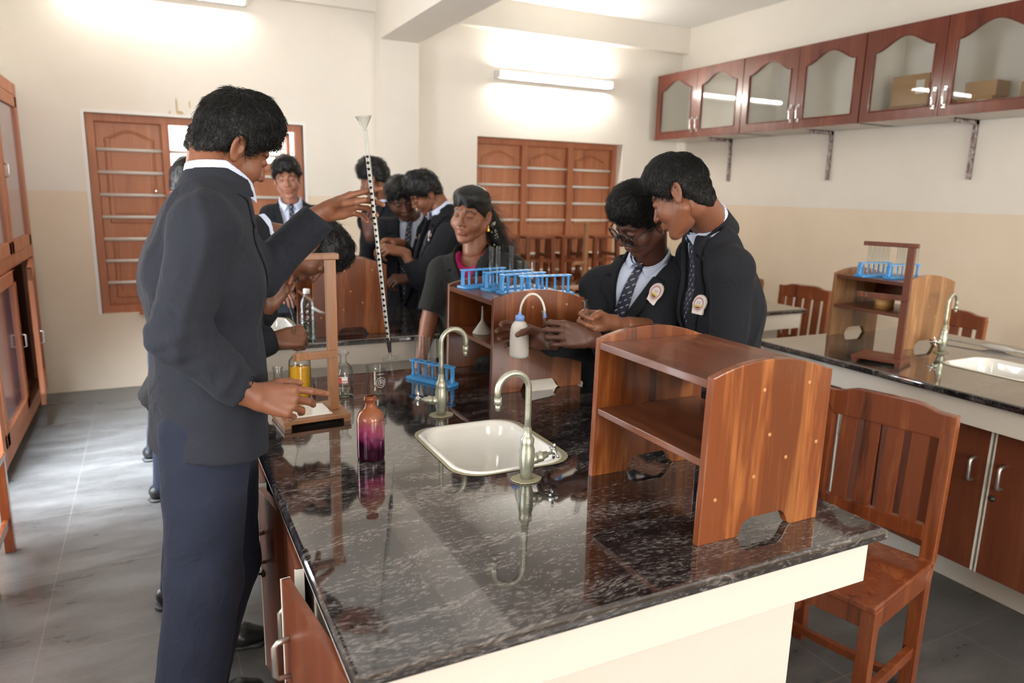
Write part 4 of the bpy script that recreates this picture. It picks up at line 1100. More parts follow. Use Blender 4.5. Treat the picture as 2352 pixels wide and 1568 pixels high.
def mesh_hand(pose, wrist, F, h=.0022, sc=1.0, spread=.06, elbow=None):
    ch = hand_chains(pose[0], pose[1], spread); pts = np.concatenate([np.array(c[0]) for c in ch])
    el = ((np.asarray(elbow, float) - wrist) @ F) / sc; ed = nrm(el); p1 = ed * min(.15, np.linalg.norm(el)); k_ = np.linalg.norm(p1) / np.linalg.norm(el)
    lo = np.minimum(np.minimum(pts.min(0), A(-.04, -.045, -.03)), p1 - .02) - .018; hi = np.maximum(np.maximum(pts.max(0), A(.04, .1, .03)), p1 + .02) + .018
    def fa(P): return smin(hand_sdf(P, ch), rc(P, (0, .0, 0), p1, .0200, .0200 + .020 * k_ / sc, None), .018)
    V, Q = surfnet(fa, lo, hi, h); V = relax(V, Q, 1, .35)
    palm = np.zeros(len(V)); N = np.zeros_like(V); fn = np.cross(V[Q[:, 2]] - V[Q[:, 0]], V[Q[:, 3]] - V[Q[:, 1]])
    for k in range(4): np.add.at(N, Q[:, k], fn)
    N /= np.maximum(np.linalg.norm(N, axis=1), 1e-12)[:, None]
    palm = np.clip(-N[:, 2] * 1.4 + .1, 0, 1) * np.clip((V[:, 1] - .0) / .03, 0, 1) * .75
    for pts_, rr in ch:      # nails
        tip = pts_[3]; ax = nrm(pts_[3] - pts_[2]); nd = np.abs(np.linalg.norm(V - (tip + ax * .001), axis=1) - rr[3]) < .0035
        up = A(0, 0, 1) if pts_ is not ch[4][0] else A(.6, 0, .7); up = nrm(up - ax * (up @ ax)); s_ = (V - tip) @ up
        palm = np.where(nd & (s_ > rr[3] * .62), .95, palm)
    if np.linalg.det(F) < 0: Q = Q[:, ::-1]
    return (V * sc) @ F.T + np.asarray(wrist, float), Q, palm, [(np.array(c[0]) * sc) @ F.T + np.asarray(wrist, float) for c in ch]
def body_frame(fwd, up):
    up = nrm(up); f = np.asarray(fwd, float); f = nrm(f - up * (f @ up)); r = np.cross(f, up); return r, f, up

def make_person(label, s):
    """s: dict of joints and options, all in metres in the room"""
    h = s.get('h', 1.0)          # voxel scale
    J = {k: A(*v) for k, v in s['j'].items()}
    pel, che, nek = J['pelvis'], J['chest'], J['neck']
    r, f, u = body_frame(s['fwd'], nek - pel)
    fs = s.get('size', 1.0)
    # head
    hf = nrm(s['hfwd']); hu = np.asarray(s['hup'], float); hu = nrm(hu - hf * (hu @ hf)); hr = np.cross(hf, hu); HM = np.stack([hr, hf, hu], 1)
    hc = J['head']; hs = s.get('hscale', 1.0)
    toL = lambda P: ((P - hc) @ HM) / hs
    V, Q = surfnet(lambda P: head_sdf(P, full=s.get('full', 0), smile=s.get('smile', 0), fem=s.get('fem', 0)), (-.10, -.125, -.135), (.10, .13, .13), .0026 * h)
    V = relax(V, Q, 1, .3)
    lip, brow = head_masks(V); parts = [(V * hs @ HM.T + hc, Q, lip, brow, np.zeros(len(V)))]
    nb = hc + HM @ A(0, -.025, -.045) * hs
    NR_ = .045 if s.get('fem') else .047
    def necks(P): return smin(rc(P, nb, nek, NR_ * hs, NR_ + .004, None), rc(P, hc + HM @ A(0, -.045, -.02) * hs, nek - f * .02, NR_ - .007, NR_ + .003), .02)
    lo = np.minimum(nb, nek) - .09; hi = np.maximum(nb, nek) + .09
    hd_ = lambda P: smin(necks(P), ell(toL(P), (0, -.014, .03), (.070, .09, .076)) * hs + .004, .0)
    V, Q = surfnet(necks, lo, hi, .004 * h); z0 = np.zeros(len(V)); parts.append((V, Q, z0, z0, z0))
    # arms
    hands = {}; cuffs = {}
    for sd in ('L', 'R'):
        if 'el' + sd not in J: continue
        el, wr = J['el' + sd], J['wr' + sd]
        pose, yd, zd = s['hand' + sd]
        F = frame_hand(yd, zd, sd == 'L')
        if 'grip' + sd in s:
            tg, gl = s['grip' + sd]
            if gl is None: c_ = hand_chains(pose[0], pose[1], s.get('spread' + sd, .06)); gl = .5 * (c_[4][0][3] + c_[1][0][2])
            wr = A(*tg) - F @ np.asarray(gl, float) * s.get('hsc', 1.0); J['wr' + sd] = wr
        V, Q, palm, fch = mesh_hand(pose, wr, F, .0023 * h, s.get('hsc', 1.0), s.get('spread' + sd, .06), el); z0 = np.zeros(len(V)); parts.append((V, Q, z0, z0, palm)); hands[sd] = fch
        sleeve = s.get('sleeve' + sd, .96)       # fraction of forearm that is covered
        wr1 = wr - nrm(wr - el) * .10
        g = lambda P: rc(P, el, wr1, .040, .0285)
        g2 = (lambda P, g=g: np.minimum(g(P), rc(P, J['sh' + sd], el, .045, .040))) if s.get('short') else g
        a_ = [el, wr] + ([J['sh' + sd]] if s.get('short') else [])
        V, Q = surfnet(g2, np.min(a_, 0) - .06, np.max(a_, 0) + .06, .004 * h); z0 = np.zeros(len(V)); parts.append((V, Q, z0, z0, z0))
        cuffs[sd] = (el, wr, sleeve)
    # torso and legs inside the clothes
    def core(P):
        d = rc(P, pel, che, .08, .085, r, 1.3)
        d = smin(d, rc(P, che, nek - u * .04, .085, .05, r, 1.5), .05)
        for sd in ('L', 'R'):
            if 'el' + sd in J: d = smin(d, rc(P, J['sh' + sd], J['el' + sd], .04, .038), .03)
            if 'kn' + sd in J: d = smin(d, np.minimum(rc(P, J['hp' + sd], J['kn' + sd], .062, .045), rc(P, J['kn' + sd], J['an' + sd], .045, .03)), .02)
        return d
    al = np.stack(list(J.values())); V, Q = surfnet(core, al.min(0) - .14, al.max(0) + .14, .014); z0 = np.zeros(len(V)); parts.append((V, Q, z0, z0, z0))
    VV = np.concatenate([p[0] for p in parts]); off = 0; QQ = []
    for p in parts: QQ.append(p[1] + off); off += len(p[0])
    me = np_mesh('person', VV, np.concatenate(QQ), dict(lip=np.concatenate([p[2] for p in parts]), brow=np.concatenate([p[3] for p in parts]), palm=np.concatenate([p[4] for p in parts])))
    org = A(pel[0], pel[1], 0); me.transform(Matrix.Translation(-Vector(org)))
    body = link('person', me, s['skin'], None, loc=org); tag(body, label, 'person', s.get('group'))
    def part(name, V, Q, mat, attrs=None, parent=None, label=None):
        m = np_mesh(name, V, Q, attrs); m.transform(Matrix.Translation(-Vector(org))); return link(name, m, mat, parent or body, label=label)
    # ---- clothes
    bw = s.get('bulk', 1.0)
    ms = .5 * (J['shL'] + J['shR'])
    def torso(P, off=0.0):
        d = rc(P, pel - u * .16, pel + u * .10, .131 * bw + off, .108 * bw + off, r, 1.42)
        d = smin(d, rc(P, pel + u * .08, che, .104 * bw + off, .116 * bw + off, r, 1.36), .06)
        d = smin(d, rc(P, che, che + u * .09, .116 * bw + off, .098 * bw + off, r, 1.42), .05)
        d = smin(d, rc(P, J['shL'] - u * .012, J['shR'] - u * .012, .056 + off, .056 + off), .05)
        d = smin(d, rc(P, J['shL'] * .35 + nek * .65 - u * .02, J['shR'] * .35 + nek * .65 - u * .02, .058 + off, .058 + off), .05)
        return d
    def arms(P, off=0.0):
        d = None
        for sd in ('L', 'R'):
            if sd not in cuffs: continue
            el, wr, sl = cuffs[sd]; sh = J['sh' + sd]; end = el + (wr - el) * sl
            ru = s.get('rarm', .058) + off; a = rc(P, sh, el, ru * 1.08, ru * .90)
            if s.get('short'): 
                en = sh + (el - sh) * .80; a = rc(P, sh, en, ru * 1.05, ru * 1.0); a = smax(a, (P - en) @ nrm(el - sh) - .0, .003); a = smax(a, -rc(P, en - nrm(el - sh) * .02, en + nrm(el - sh) * .05, .044, .047), .003)
            else:
                b_ = rc(P, el, end, ru * .92, ru * .74)
                ax = nrm(wr - el); b_ = smax(b_, (P - end) @ ax, .003); b_ = smax(b_, -rc(P, end - ax * .025, end + ax * .06, .026, .031), .003)
                a = smin(a, b_, .02)
                # creases at the elbow
                t = np.linalg.norm(P - el, axis=1); a = a - .0035 * np.exp(-(t / .075) ** 2) * np.sin((P @ nrm(el - sh + 1e-4) * .7 + P @ nrm(end - el) * .7) * 150)
            d = a if d is None else np.minimum(d, a)
        return d
    vz = s.get('vz', .20)       # height of the closing button above the pelvis
    vw = s.get('vw', .055)      # half width of the V at the collar
    top = (nek - pel) @ u
    def loc3(P): q = P - pel; return q @ r, q @ f, q @ u
    def vwid(z): return vw * np.clip((z - vz) / (top - .02 - vz), 0, 1.3) ** .9
    hem = s.get('hem', -.13); fold = s.get('fold', .0045)
    def folds(P):
        w = wav(P * A(1, 1, .6), 30, 5) + .5 * wav(P[:, [1, 2, 0]], 17, 4)
        return fold * (1.5 * w - .9 * np.exp(-(w / .12) ** 2)) + fold * .5 * wav(P[:, [2, 0, 1]] * A(.6, 1, 1), 75, 7)
    def blazer0(P):
        a = arms(P, .004); t = torso(P, .010); return (smin(t, a, .03) if a is not None else t)
    def blazer(P):
        d = blazer0(P) + folds(P)
        x, y, z = loc3(P)
        d = smax(d, hem - z, .004)
        td = .035 - torso(P, .010); vv = np.minimum(np.minimum(vwid(z) - np.abs(x), y + .02), td); d = smax(d, vv * .9, .003)
        d = smax(d, -rc(P, nek - u * .03, nb, .060, .062), .004)
        if 'trs' in s or True:
            # flared opening at the hem
            d = smax(d, -rc(P, pel + u * (hem - .06), pel + u * (hem + .02), .108 * bw, .100 * bw, r, 1.5), .004)
            # front edges part below the button
            w2 = np.clip((vz - .03 - z) * .18, -.01, .06); d = smax(d, np.minimum(np.minimum(w2 - np.abs(x - .006), y - .02), td) * .9, .004)
        return d
    col = lambda: None
    bb = [pel + u * hem - .30, pel + u * hem + .30, J['shL'] - .14, J['shL'] + .14, J['shR'] - .14, J['shR'] + .14, nek + .1]
    bb += [pel + u * hem + r * .2 + f * .17, pel + u * hem - r * .2 - f * .17]
    pts = [pel + u * (hem - .01) + r * a + f * b for a in (-.25, .25) for b in (-.2, .2)] + [J['shL'], J['shR'], nek] + [cuffs[k][i] for k in cuffs for i in (0, 1)]
    lo = np.min(pts, 0) - .10; hi = np.max(pts, 0) + .10
    V, Q = surfnet(blazer, lo, hi, .0068 * h); V = relax(V, Q, 1, .4)
    jm = s['jacket']; part('blazer' if not s.get('fem') else 'coat', V, Q, jm)
    # lapels and collar: cloth panels lying on the jacket
    LT = max(.0040, .0040 * h)
    def lapel(P):
        x, y, z = loc3(P); base = np.abs(blazer0(P) + folds(P) - LT) - LT
        ax_ = np.abs(x); w = vwid(z); t = np.clip((z - vz) / (top - vz), 0, 1.2)
        lw = s.get('lapw', .062) * np.clip(t * 1.9, 0, 1) ** .7
        e = np.maximum(ax_ - (w + lw), (w - .003) - ax_)
        notch = np.abs(z - (top - .062) + (ax_ - w) * .35) - .004; e = np.maximum(e, -np.maximum(notch, (w + lw * .45) - ax_))
        e = np.maximum(e, np.maximum(vz - z, z - (top - .012))); e = np.maximum(np.maximum(e, -.01 - y), torso(P, .010) - .022); return smax(base, e * .9, .002)
    V, Q = surfnet(lapel, pel + u * 0 - .32, nek + .25, .0042 * h, 2.2)
    lo2 = np.min([nek - .15, nb - .12], 0); hi2 = np.max([nek + .15, nb + .12], 0)
    cax = nrm(u * .8 + nrm(nb - nek) * .6); cc = nek + f * .004
    def jcol(P):
        q = P - cc; hgt = q @ cax; rad = np.linalg.norm(q - np.outer(hgt, cax), axis=1); fr = (q @ f) / np.maximum(rad, .01)
        zt = .033 - .042 * np.clip(fr, 0, 1); zb_ = -.030
        d = np.abs(rad - (.074 - (hgt - .03) * .42 + .004 * fr)) - max(.0042, .0030 * h)
        d = np.maximum(d, np.maximum(hgt - zt, zb_ - hgt)); return smax(d, (fr - .55) * .07, .003)
    V2, Q2 = surfnet(jcol, lo2 - .02, hi2 + .02, .004 * h, 2.2)
    V, Q = joinVQ([(V, Q), (V2, Q2)]); V = relax(V, Q, 2, .4); part('lapels', V, Q, jm)
    # shirt and its collar
    def shirt(P):
        x, y, z = loc3(P); d = torso(P, -.003); d = smax(d, np.abs(x) - .12, .01); d = np.maximum(d, vz - .12 - z); d = smax(d, -rc(P, nek - u * .01, nb, .0575, .0575), .004)
        if s.get('fem'): d = smax(d, -(ell(P, nek + f * .06 + u * .0, (.055, .10, .062), np.stack([r, f, u], 1))), .008)
        return np.maximum(d, -(y + .03)) if not s.get('fem') else np.maximum(d, -(y + .03))
    V, Q = surfnet(shirt, np.min([pel, nek], 0) - .22, np.max([pel, nek], 0) + .22, .006 * h)
    L_ = [(V, Q)]
    if not s.get('fem'):
        ST = max(.0022, .0030 * h - .0006)
        def scol(P):
            q = P - cc; hgt = q @ cax; rad = np.linalg.norm(q - np.outer(hgt, cax), axis=1); fr = (q @ f) / np.maximum(rad, .01); sx = (q @ r) / np.maximum(rad, .01)
            inner = np.abs(rad - .0610) - ST; inner = np.maximum(inner, np.maximum(hgt - .051 + .042 * np.clip(fr, 0, 1), -.02 - hgt))
            low = -.005 - .030 * np.clip(fr * 1.3 - .1, 0, 1)
            outer = np.abs(rad - (.0645 + np.clip(.051 - hgt, 0, .1) * .22)) - ST; outer = np.maximum(outer, np.maximum(hgt - .051 + .042 * np.clip(fr, 0, 1), low - hgt))
            gap = (.11 + np.clip(.03 - hgt, 0, .08) * 6.5 - np.abs(sx)) * .06
            outer = np.where(fr > 0, np.maximum(outer, gap), outer); inner = np.where(fr > 0, np.maximum(inner, (.06 - np.abs(sx)) * .06), inner)
            return np.minimum(inner, outer)
        V2, Q2 = surfnet(scol, lo2 - .02, hi2 + .02, .0026 * h, 2.5); L_.append((relax(V2, Q2, 2, .45), Q2))
    else:
        pass
    V, Q = joinVQ(L_); part('shirt' if not s.get('fem') else 'blouse', V, Q, s.get('shirt', SHRT))
    if s.get('tie'):
        kn = nek + f * .066 - u * .018
        def tie(P):
            x, y, z = loc3(P); zt = (kn - pel) @ u
            w = .014 + (zt - z) * .075; b_ = np.maximum(np.abs(torso(P, -.003) - .005) - .0035, np.maximum(np.abs(x) - w, np.maximum(z - zt, vz - .08 - z)))
            b_ = np.maximum(b_, -y)
            k_ = rc(P, kn + u * .012, kn - u * .016, .017, .0115, f, .75); return smin(b_, k_, .004)
        V, Q = surfnet(tie, np.min([kn, pel], 0) - .15, np.max([kn, pel], 0) + .15, .0036 * h, 2.2); V = relax(V, Q, 1, .3)
        q = V - pel; part('tie', V, Q, TIEM, dict(uvw=np.stack([q @ r, q @ u, q @ f], 1)))
    if s.get('badge'):
        bx, bz = s['badge']
        if bz < 0: bz += top
        def bad(P):
            x, y, z = loc3(P); rr = np.sqrt((x - bx) ** 2 + (z - bz) ** 2); q = np.maximum(np.abs(x - bx) - .019, np.maximum(z - bz, bz - .034 - z)); o = np.minimum(rr - .027, q - .003)
            o = np.maximum(np.maximum(np.maximum(o, bz - .033 - z), -y), torso(P, .010) - .060); return np.maximum(np.abs(blazer0(P) + folds(P) - .0085) - max(.0035, .0022 * h), o)
        c_ = pel + r * bx + u * bz + f * .13
        V, Q = surfnet(bad, c_ - .12, c_ + .12, .0022 * max(1, h * .9), 3); V = relax(V, Q, 2, .4) if len(V) else V; q = V - pel
        if len(V): part('emblem', V, Q, BADGEM, dict(uvw=np.stack([(q @ r - bx) / .030, (q @ u - bz) / .030, q @ f * 0], 1)))
    # buttons and pocket welts
    # trousers / lower garment
    if 'knL' in J:
        tb = s.get('tbulk', 1.0)
        def trs(P):
            d = rc(P, pel - u * .02, pel + u * .06, .105 * bw, .098 * bw, r, 1.40)
            for sd in ('L', 'R'):
                kn_, an = J['kn' + sd], J['an' + sd]
                a = rc(P, J['hp' + sd], kn_, .086 * tb, .072 * tb); b_ = rc(P, kn_, an - A(0, 0, .02), .071 * tb, .062 * tb); a = smin(a, b_, .03)
                d = smin(d, a, .025)
            d = d + fold * .9 * wav(P * A(1, 1, .30), 42, 6) + .003 * wav(P * A(1, 1, .8), 80, 6)
            return np.maximum(d, .035 - P[:, 2])
        pts = [pel] + [J[k + sd] for k in ('kn', 'an', 'hp') for sd in ('L', 'R')]
        V, Q = surfnet(trs, np.min(pts, 0) - .19, np.max(pts, 0) + .17, .009 * h); V = relax(V, Q, 1, .4); part('skirt' if s.get('fem') else 'trousers', V, Q, s.get('trs', TRO))
        for sd in ('L', 'R'):
            an = J['an' + sd]; td = nrm(A(*s.get('toe' + sd, tuple(f)))[:3] * A(1, 1, 0)); an0 = A(an[0], an[1], 0); sdv = np.cross(td, A(0, 0, 1))
            def shoe(P):
                d = rc(P, an0 - td * .045 + A(0, 0, .045), an0 + td * .12 + A(0, 0, .036), .036, .034, sdv, 1.12); d = smin(d, rc(P, an0 + td * .12 + A(0, 0, .034), an0 + td * .17 + A(0, 0, .028), .034, .024, sdv, 1.5), .02)
                d = smin(d, rc(P, an0 + A(0, 0, .06), an0 + A(0, 0, .10), .040, .038), .03); return np.maximum(d, .013 - P[:, 2])
            V, Q = surfnet(shoe, an0 - .2 + A(0, 0, .19), an0 + .22, .0055 * h); o = part('shoe', V, Q, SHOEM)
            def sole(P):
                d = rc(P, an0 - td * .045 + A(0, 0, .005), an0 + td * .165 + A(0, 0, .005), .041, .040, sdv, 1.12); return np.maximum(np.maximum(d, P[:, 2] - .014), .001 - P[:, 2])
            V, Q = surfnet(sole, an0 - .22 + A(0, 0, .21), an0 + .26, .005 * h, 3); part('sole', V, Q, SOLE, parent=o)
            if s.get('laces'):
                m = MB()
                for k in range(5):
                    c = Vector(an0 + td * (.045 + .02 * k)); z = .092 - .009 * k; sv = Vector(sdv) * .022
                    m.tube([c - sv + Vector((0, 0, z - .012)), c + Vector((0, 0, z - .002)) , c + sv + Vector((0, 0, z - .012))], .0028, 6)
                for q in (-1, 1):
                    c = Vector(an0 + td * .045) + Vector((0, 0, .092)); sv = Vector(sdv) * q; m.tube([c, c + sv * .02 + Vector((0, 0, .012)), c + sv * .035 + Vector((0, 0, .002)), c + sv * .02 - Vector((0, 0, .008)), c], .0022, 6)
                oo = m.build('laces', SHOEM, o); oo.data.transform(Matrix.Translation(-Vector(org)))
    # hair
    hk = s.get('hair', {}); st = s.get('strand')
    V, Q = surfnet(lambda P: hair_sdf(P, **hk), (-.125, -.14, -.13), (.125, .15, .19), .0032 * h); L_ = [(V, Q)]
    if st:
        n, ln, comb, kw = st; V2, Q2 = strands(V, Q, n, ln, comb, **kw); L_.append((V2, Q2))
    if s.get('extra_hair'): L_ += s['extra_hair']()
    V, Q = joinVQ(L_); part('hair', V * hs @ HM.T + hc, Q, HAIR)
    # eyes
    if s.get('eyes', True):
        for sx in (-1, 1):
            c = A(sx * .031, .0762, .0015); gz = nrm(A(*s.get('gaze', (0, 1, -.25)))); t = np.linspace(0, PI, 13); p = np.linspace(0, 2 * PI, 17)[:-1]
            VV = np.array([c + .0125 * A(math.sin(a) * math.cos(b), math.cos(a), math.sin(a) * math.sin(b)) for a in t for b in p])
            QQ = np.array([(i * 16 + j, i * 16 + (j + 1) % 16, (i + 1) * 16 + (j + 1) % 16, (i + 1) * 16 + j) for i in range(12) for j in range(16)])
            ir = np.clip(((VV - c) @ gz / .0125 - .86) / .14 + .5, 0, 1)
            part('eye', VV * hs @ HM.T + hc, QQ[:, ::-1], EYEM, dict(iris=ir))
    return body, dict(HM=HM, hc=hc, hs=hs, hands=hands, J=J, org=org, part=part, r=r, f=f, u=u)
# ------------------------------------------------------------------ the people
T0 = time.time()
def comb_fwd(P):     # from the whorl at the back towards the brow and down the sides
    c = np.stack([P[:, 0] * 6, np.full(len(P), .75) + P[:, 2] * 4, -np.abs(P[:, 0]) * 7 - .1 - np.clip(P[:, 1], 0, 1) * 9], 1)
    w = np.clip((-.01 - P[:, 1]) / .05, 0, 1)[:, None]; return c * (1 - w) + w * np.stack([P[:, 0] * 5, np.full(len(P), -.15), np.full(len(P), -.9)], 1)
def comb_side(P):
    c = comb_fwd(P); c[:, 0] += .8; return c
def comb_back(P):
    c = np.stack([P[:, 0] * 3, np.full(len(P), -.9), -.3 - np.clip(.06 - P[:, 2], 0, 1) * 6], 1); return c
CAST = {}
# -- the tall boy at the left, filling the burette
CAST['burette_boy'] = make_person('tall boy in a charcoal blazer at left, filling a burette with his raised hand', dict(
    skin=SK_A, jacket=BLZ_A, fwd=(1, .18, 0), h=1.0, bulk=.94, hem=-.10, vz=.18, smile=1, fold=.0060, rarm=.054,
    j=dict(pelvis=(0.097, 1.770, 1.048), chest=(0.101, 1.770, 1.342), neck=(0.140, 1.790, 1.546), head=(.177, 1.822, 1.642),
           shR=(0.094, 1.615, 1.474), shL=(0.151, 1.940, 1.459), elR=(0.031, 1.530, 1.264), wrR=(0.166, 1.540, 1.120),
           elL=(0.253, 2.000, 1.319), wrL=(0.423, 1.950, 1.460),
           hpR=(0.082, 1.700, 1.007), hpL=(0.116, 1.850, 0.956), knR=(0.054, 1.660, 0.659), knL=(0.118, 1.880, 0.578), anR=(-.045, 1.645, .09), anL=(.03, 2.06, .09)),
    handR=(([(.12, .12, .08, -.03), (.55, .35, .2), (.75, .45, .3), (.85, .5, .3)], ((.55, .75, -.35), (.25, .95, -.3), (.1, 1, -.25))), (.96, .05, -.27), (-.20, -.86, .45)),
    handL=(([(.18, .12, .1), (.55, .35, .25), (.7, .5, .3), (.8, .6, .3)], ((.35, .75, -.75), (.05, .95, -.35), (.0, 1, -.1))), (.93, .02, .28), (-.30, .86, .42)),
    sleeveR=.95, sleeveL=.93, hfwd=(.82, .31, -.48), hup=(.50, .02, .86), hscale=.93, hsc=.90, ring=True,
    gripL=((0.537, 1.930, 1.519), None), toeR=(1, .1, 0), toeL=(1, .2, 0), laces=True, tbulk=1.14,
    hair=dict(line=(.060, -.070), vol=.016, quiff=.024, curly=.005), strand=(8000, .027, comb_fwd, dict(seed=1, lift=.55, curl=1.1, width=.0008, keep=lambda p: p[:, 2] > -.09))))
print('cast 1', time.time() - T0)
# -- boy in profile at the right
_el = lambda a, b, t: tuple(x + (y - x) * t for x, y in zip(a, b))
CAST['profile_boy'] = make_person('boy in black blazer at right, in profile facing left, holding a tall test tube', dict(
    skin=SK_A, jacket=BLZ_B, fwd=(-.93, .36, 0), h=1.0, bulk=.95, hem=-.10, vz=.16, smile=.6, tie=True, badge=(-.085, .49), lapw=.048, rarm=.055, vw=.06,
    j=dict(pelvis=(1.735, 1.780, 0.767), chest=(1.673, 1.780, 1.197), neck=(1.581, 1.780, 1.464), head=(1.426, 1.723, 1.555),
           shL=(1.543, 1.620, 1.350), shR=(1.693, 1.950, 1.354), elL=(1.558, 1.620, 1.030), wrL=(1.33, 1.60, 1.02),
           elR=(1.747, 1.980, 1.067), wrR=(1.344, 1.860, 1.159),
           hpR=(1.66, 1.86, .88), hpL=(1.66, 1.70, .88), knR=(1.63, 1.88, .50), knL=(1.63, 1.73, .50), anR=(1.66, 1.90, .09), anL=(1.66, 1.72, .09)),
    handL=(RELAX, (-.9, .2, -.35), (.0, -.4, .9)),
    handR=(([(.75, .9, .5), (.85, .95, .5), (.95, 1.0, .5), (1.05, 1.0, .6)], ((.45, .75, -.6), (-.1, .85, -.5), (-.2, .9, -.35))), (-.98, -.05, .10), (.10, .95, .15)),
    sleeveR=.55, sleeveL=.95, hfwd=(-.44, .74, -.50), hup=(-.17, .48, .86), hscale=.95,
    gripR=((1.189, 1.840, 1.167), None),
    hair=dict(line=(.055, -.098), vol=.013, quiff=.022, curly=.003), strand=(8000, .030, comb_fwd, dict(seed=2, lift=.35, curl=.5, width=.0008, keep=lambda p: p[:, 2] > -.10))))
# -- boy with glasses
CAST['glasses_boy'] = make_person('boy with black-framed glasses in black blazer, bowed over a wash bottle and tube', dict(
    skin=SK_B, jacket=BLZ_B, fwd=(-.90, -.42, 0), h=1.0, bulk=1.04, hem=-.10, vz=.15, smile=.7, tie=True, badge=(-.110, .37), lapw=.046, vw=.07, full=1,
    j=dict(pelvis=(1.60, 2.22, .93), chest=(1.613, 2.120, 1.083), neck=(1.592, 2.080, 1.324), head=(1.476, 1.981, 1.478),
           shR=(1.479, 2.220, 1.222), shL=(1.659, 1.980, 1.268), elL=(1.464, 1.930, 0.989), wrL=(1.183, 1.870, 1.101),
           elR=(1.368, 2.090, 1.017), wrR=(1.180, 2.060, 1.065),
           hpR=(1.57, 2.29, .88), hpL=(1.62, 2.13, .88), knR=(1.55, 2.30, .50), knL=(1.60, 2.14, .50), anR=(1.58, 2.31, .09), anL=(1.63, 2.15, .09)),
    handL=(([(.85, .95, .6), (.85, .95, .6), (.9, .95, .6), (.95, 1.0, .6)], ((.3, .6, -.9), (-.1, .8, -.7), (-.2, .9, -.3))), (-.95, -.05, .22), (.15, -.95, .25)),
    handR=(([(.55, .75, .5), (.55, .75, .5), (.6, .75, .5), (.65, .75, .5)], ((.3, .35, -.9), (.0, .12, -1), (-.1, .1, -1))), (-.55, .80, .12), (.82, .55, .05)),
    sleeveR=.9, sleeveL=.72, hfwd=(-.77, .10, -.60), hup=(-.62, -.22, .75), hscale=.98,
    gripL=((1.076, 1.900, 1.138), None), gripR=((1.028, 1.990, 1.099), (.0, .078, -.040)),
    hair=dict(line=(.058, -.060), vol=.016, quiff=.020, curly=.002), strand=(8000, .022, comb_side, dict(seed=3, lift=.7, curl=.3, width=.0008, keep=lambda p: p[:, 2] > -.10))))
# -- the teacher
def braid():
    L_ = []
    def bd(P):
        d = rc(P, (-.02, -.095, .01), (-.05, -.125, -.07), .038, .034); d = smin(d, rc(P, (-.05, -.125, -.07), (-.10, -.14, -.17), .034, .040), .02); return d + .004 * wav(P, 120, 8)
    V, Q = surfnet(bd, (-.22, -.24, -.26), (.08, .02, .08), .004); L_.append((V, Q))
    L_.append(strands(V, Q, 1800, .07, lambda p: np.stack([-.5 + 0 * p[:, 0], -.3 + 0 * p[:, 0], -.9 + 0 * p[:, 0]], 1), 5, lift=.9, curl=2.2, width=.0005, hug=0)); return L_
CAST['teacher'] = make_person('woman in black coat with braided hair and jasmine flowers, standing between the benches', dict(
    skin=SK_A, jacket=COATM, shirt=MAG, fwd=(-.72, -.69, 0), h=1.25, bulk=.98, hem=-.30, vz=.30, vw=.06, fem=1, full=1.3, short=True, smile=.1, rarm=.062, lapw=.05,
    j=dict(pelvis=(1.30, 2.90, .84), chest=(1.292, 2.900, 1.026), neck=(1.272, 2.920, 1.291), head=(1.254, 2.905, 1.451),
           shR=(1.151, 2.990, 1.202), shL=(1.390, 2.800, 1.224), elR=(1.080, 2.970, 0.973), wrR=(1.009, 2.900, 0.784), elL=(1.420, 2.760, 0.954), wrL=(1.353, 2.700, 0.757),
           hpR=(1.26, 2.96, .80), hpL=(1.36, 2.84, .80), knR=(1.25, 2.96, .46), knL=(1.35, 2.84, .46), anR=(1.27, 2.95, .09), anL=(1.36, 2.84, .09)), trs=COATM, tbulk=1.15,
    handR=(RELAX, (-.05, -.15, -1), (-.8, .6, 0)), handL=(RELAX, (-.2, -.1, -1), (.8, -.3, 0)),
    hfwd=(-.77, -.64, -.07), hup=(.01, -.11, .99), hscale=.98, gaze=(.3, 1, -.35),
    hair=dict(line=(.050, -.085), vol=.010, quiff=-.004, curly=.0015, sideburn=False), strand=(3000, .05, comb_back, dict(seed=4, lift=.0, curl=.1, width=.0007, droop=.1, hug=6.5)), extra_hair=braid))
# -- group at the bench behind
CAST['leaning_profile'] = make_person('background boy in profile facing left, arms reaching forward, badge on chest', dict(
    skin=SK_A, jacket=BLZ_B, fwd=(-1, -.12, 0), h=1.5, hem=-.12, vz=.16, tie=True, badge=(-.075, -.125), smile=.8,
    j=dict(pelvis=(1.481, 3.870, 0.748), chest=(1.484, 3.870, 1.155), neck=(1.490, 3.880, 1.433), head=(1.411, 3.921, 1.539),
           shL=(1.463, 3.710, 1.314), shR=(1.512, 4.030, 1.307), elL=(1.303, 3.720, 1.078), wrL=(1.224, 3.780, 1.221), elR=(1.402, 4.120, 1.102), wrR=(1.276, 4.020, 1.256),
           hpR=(1.60, 4.03, .86), hpL=(1.60, 3.87, .86), knR=(1.58, 4.03, .48), knL=(1.58, 3.87, .48), anR=(1.60, 4.04, .09), anL=(1.60, 3.86, .09)),
    handL=(PINCH, (-.95, .0, .2), (.2, -.5, .8)), handR=(PINCH, (-.95, -.2, .1), (.2, .3, .8)), sleeveL=.62, sleeveR=.75,
    hfwd=(-.80, .20, -.57), hup=(-.60, -.09, .80), hscale=.95, eyes=False,
    hair=dict(line=(.055, -.058), vol=.026, quiff=.032, curly=.006), strand=(1600, .03, comb_fwd, dict(seed=6, lift=.6, curl=1.3, width=.0012))))
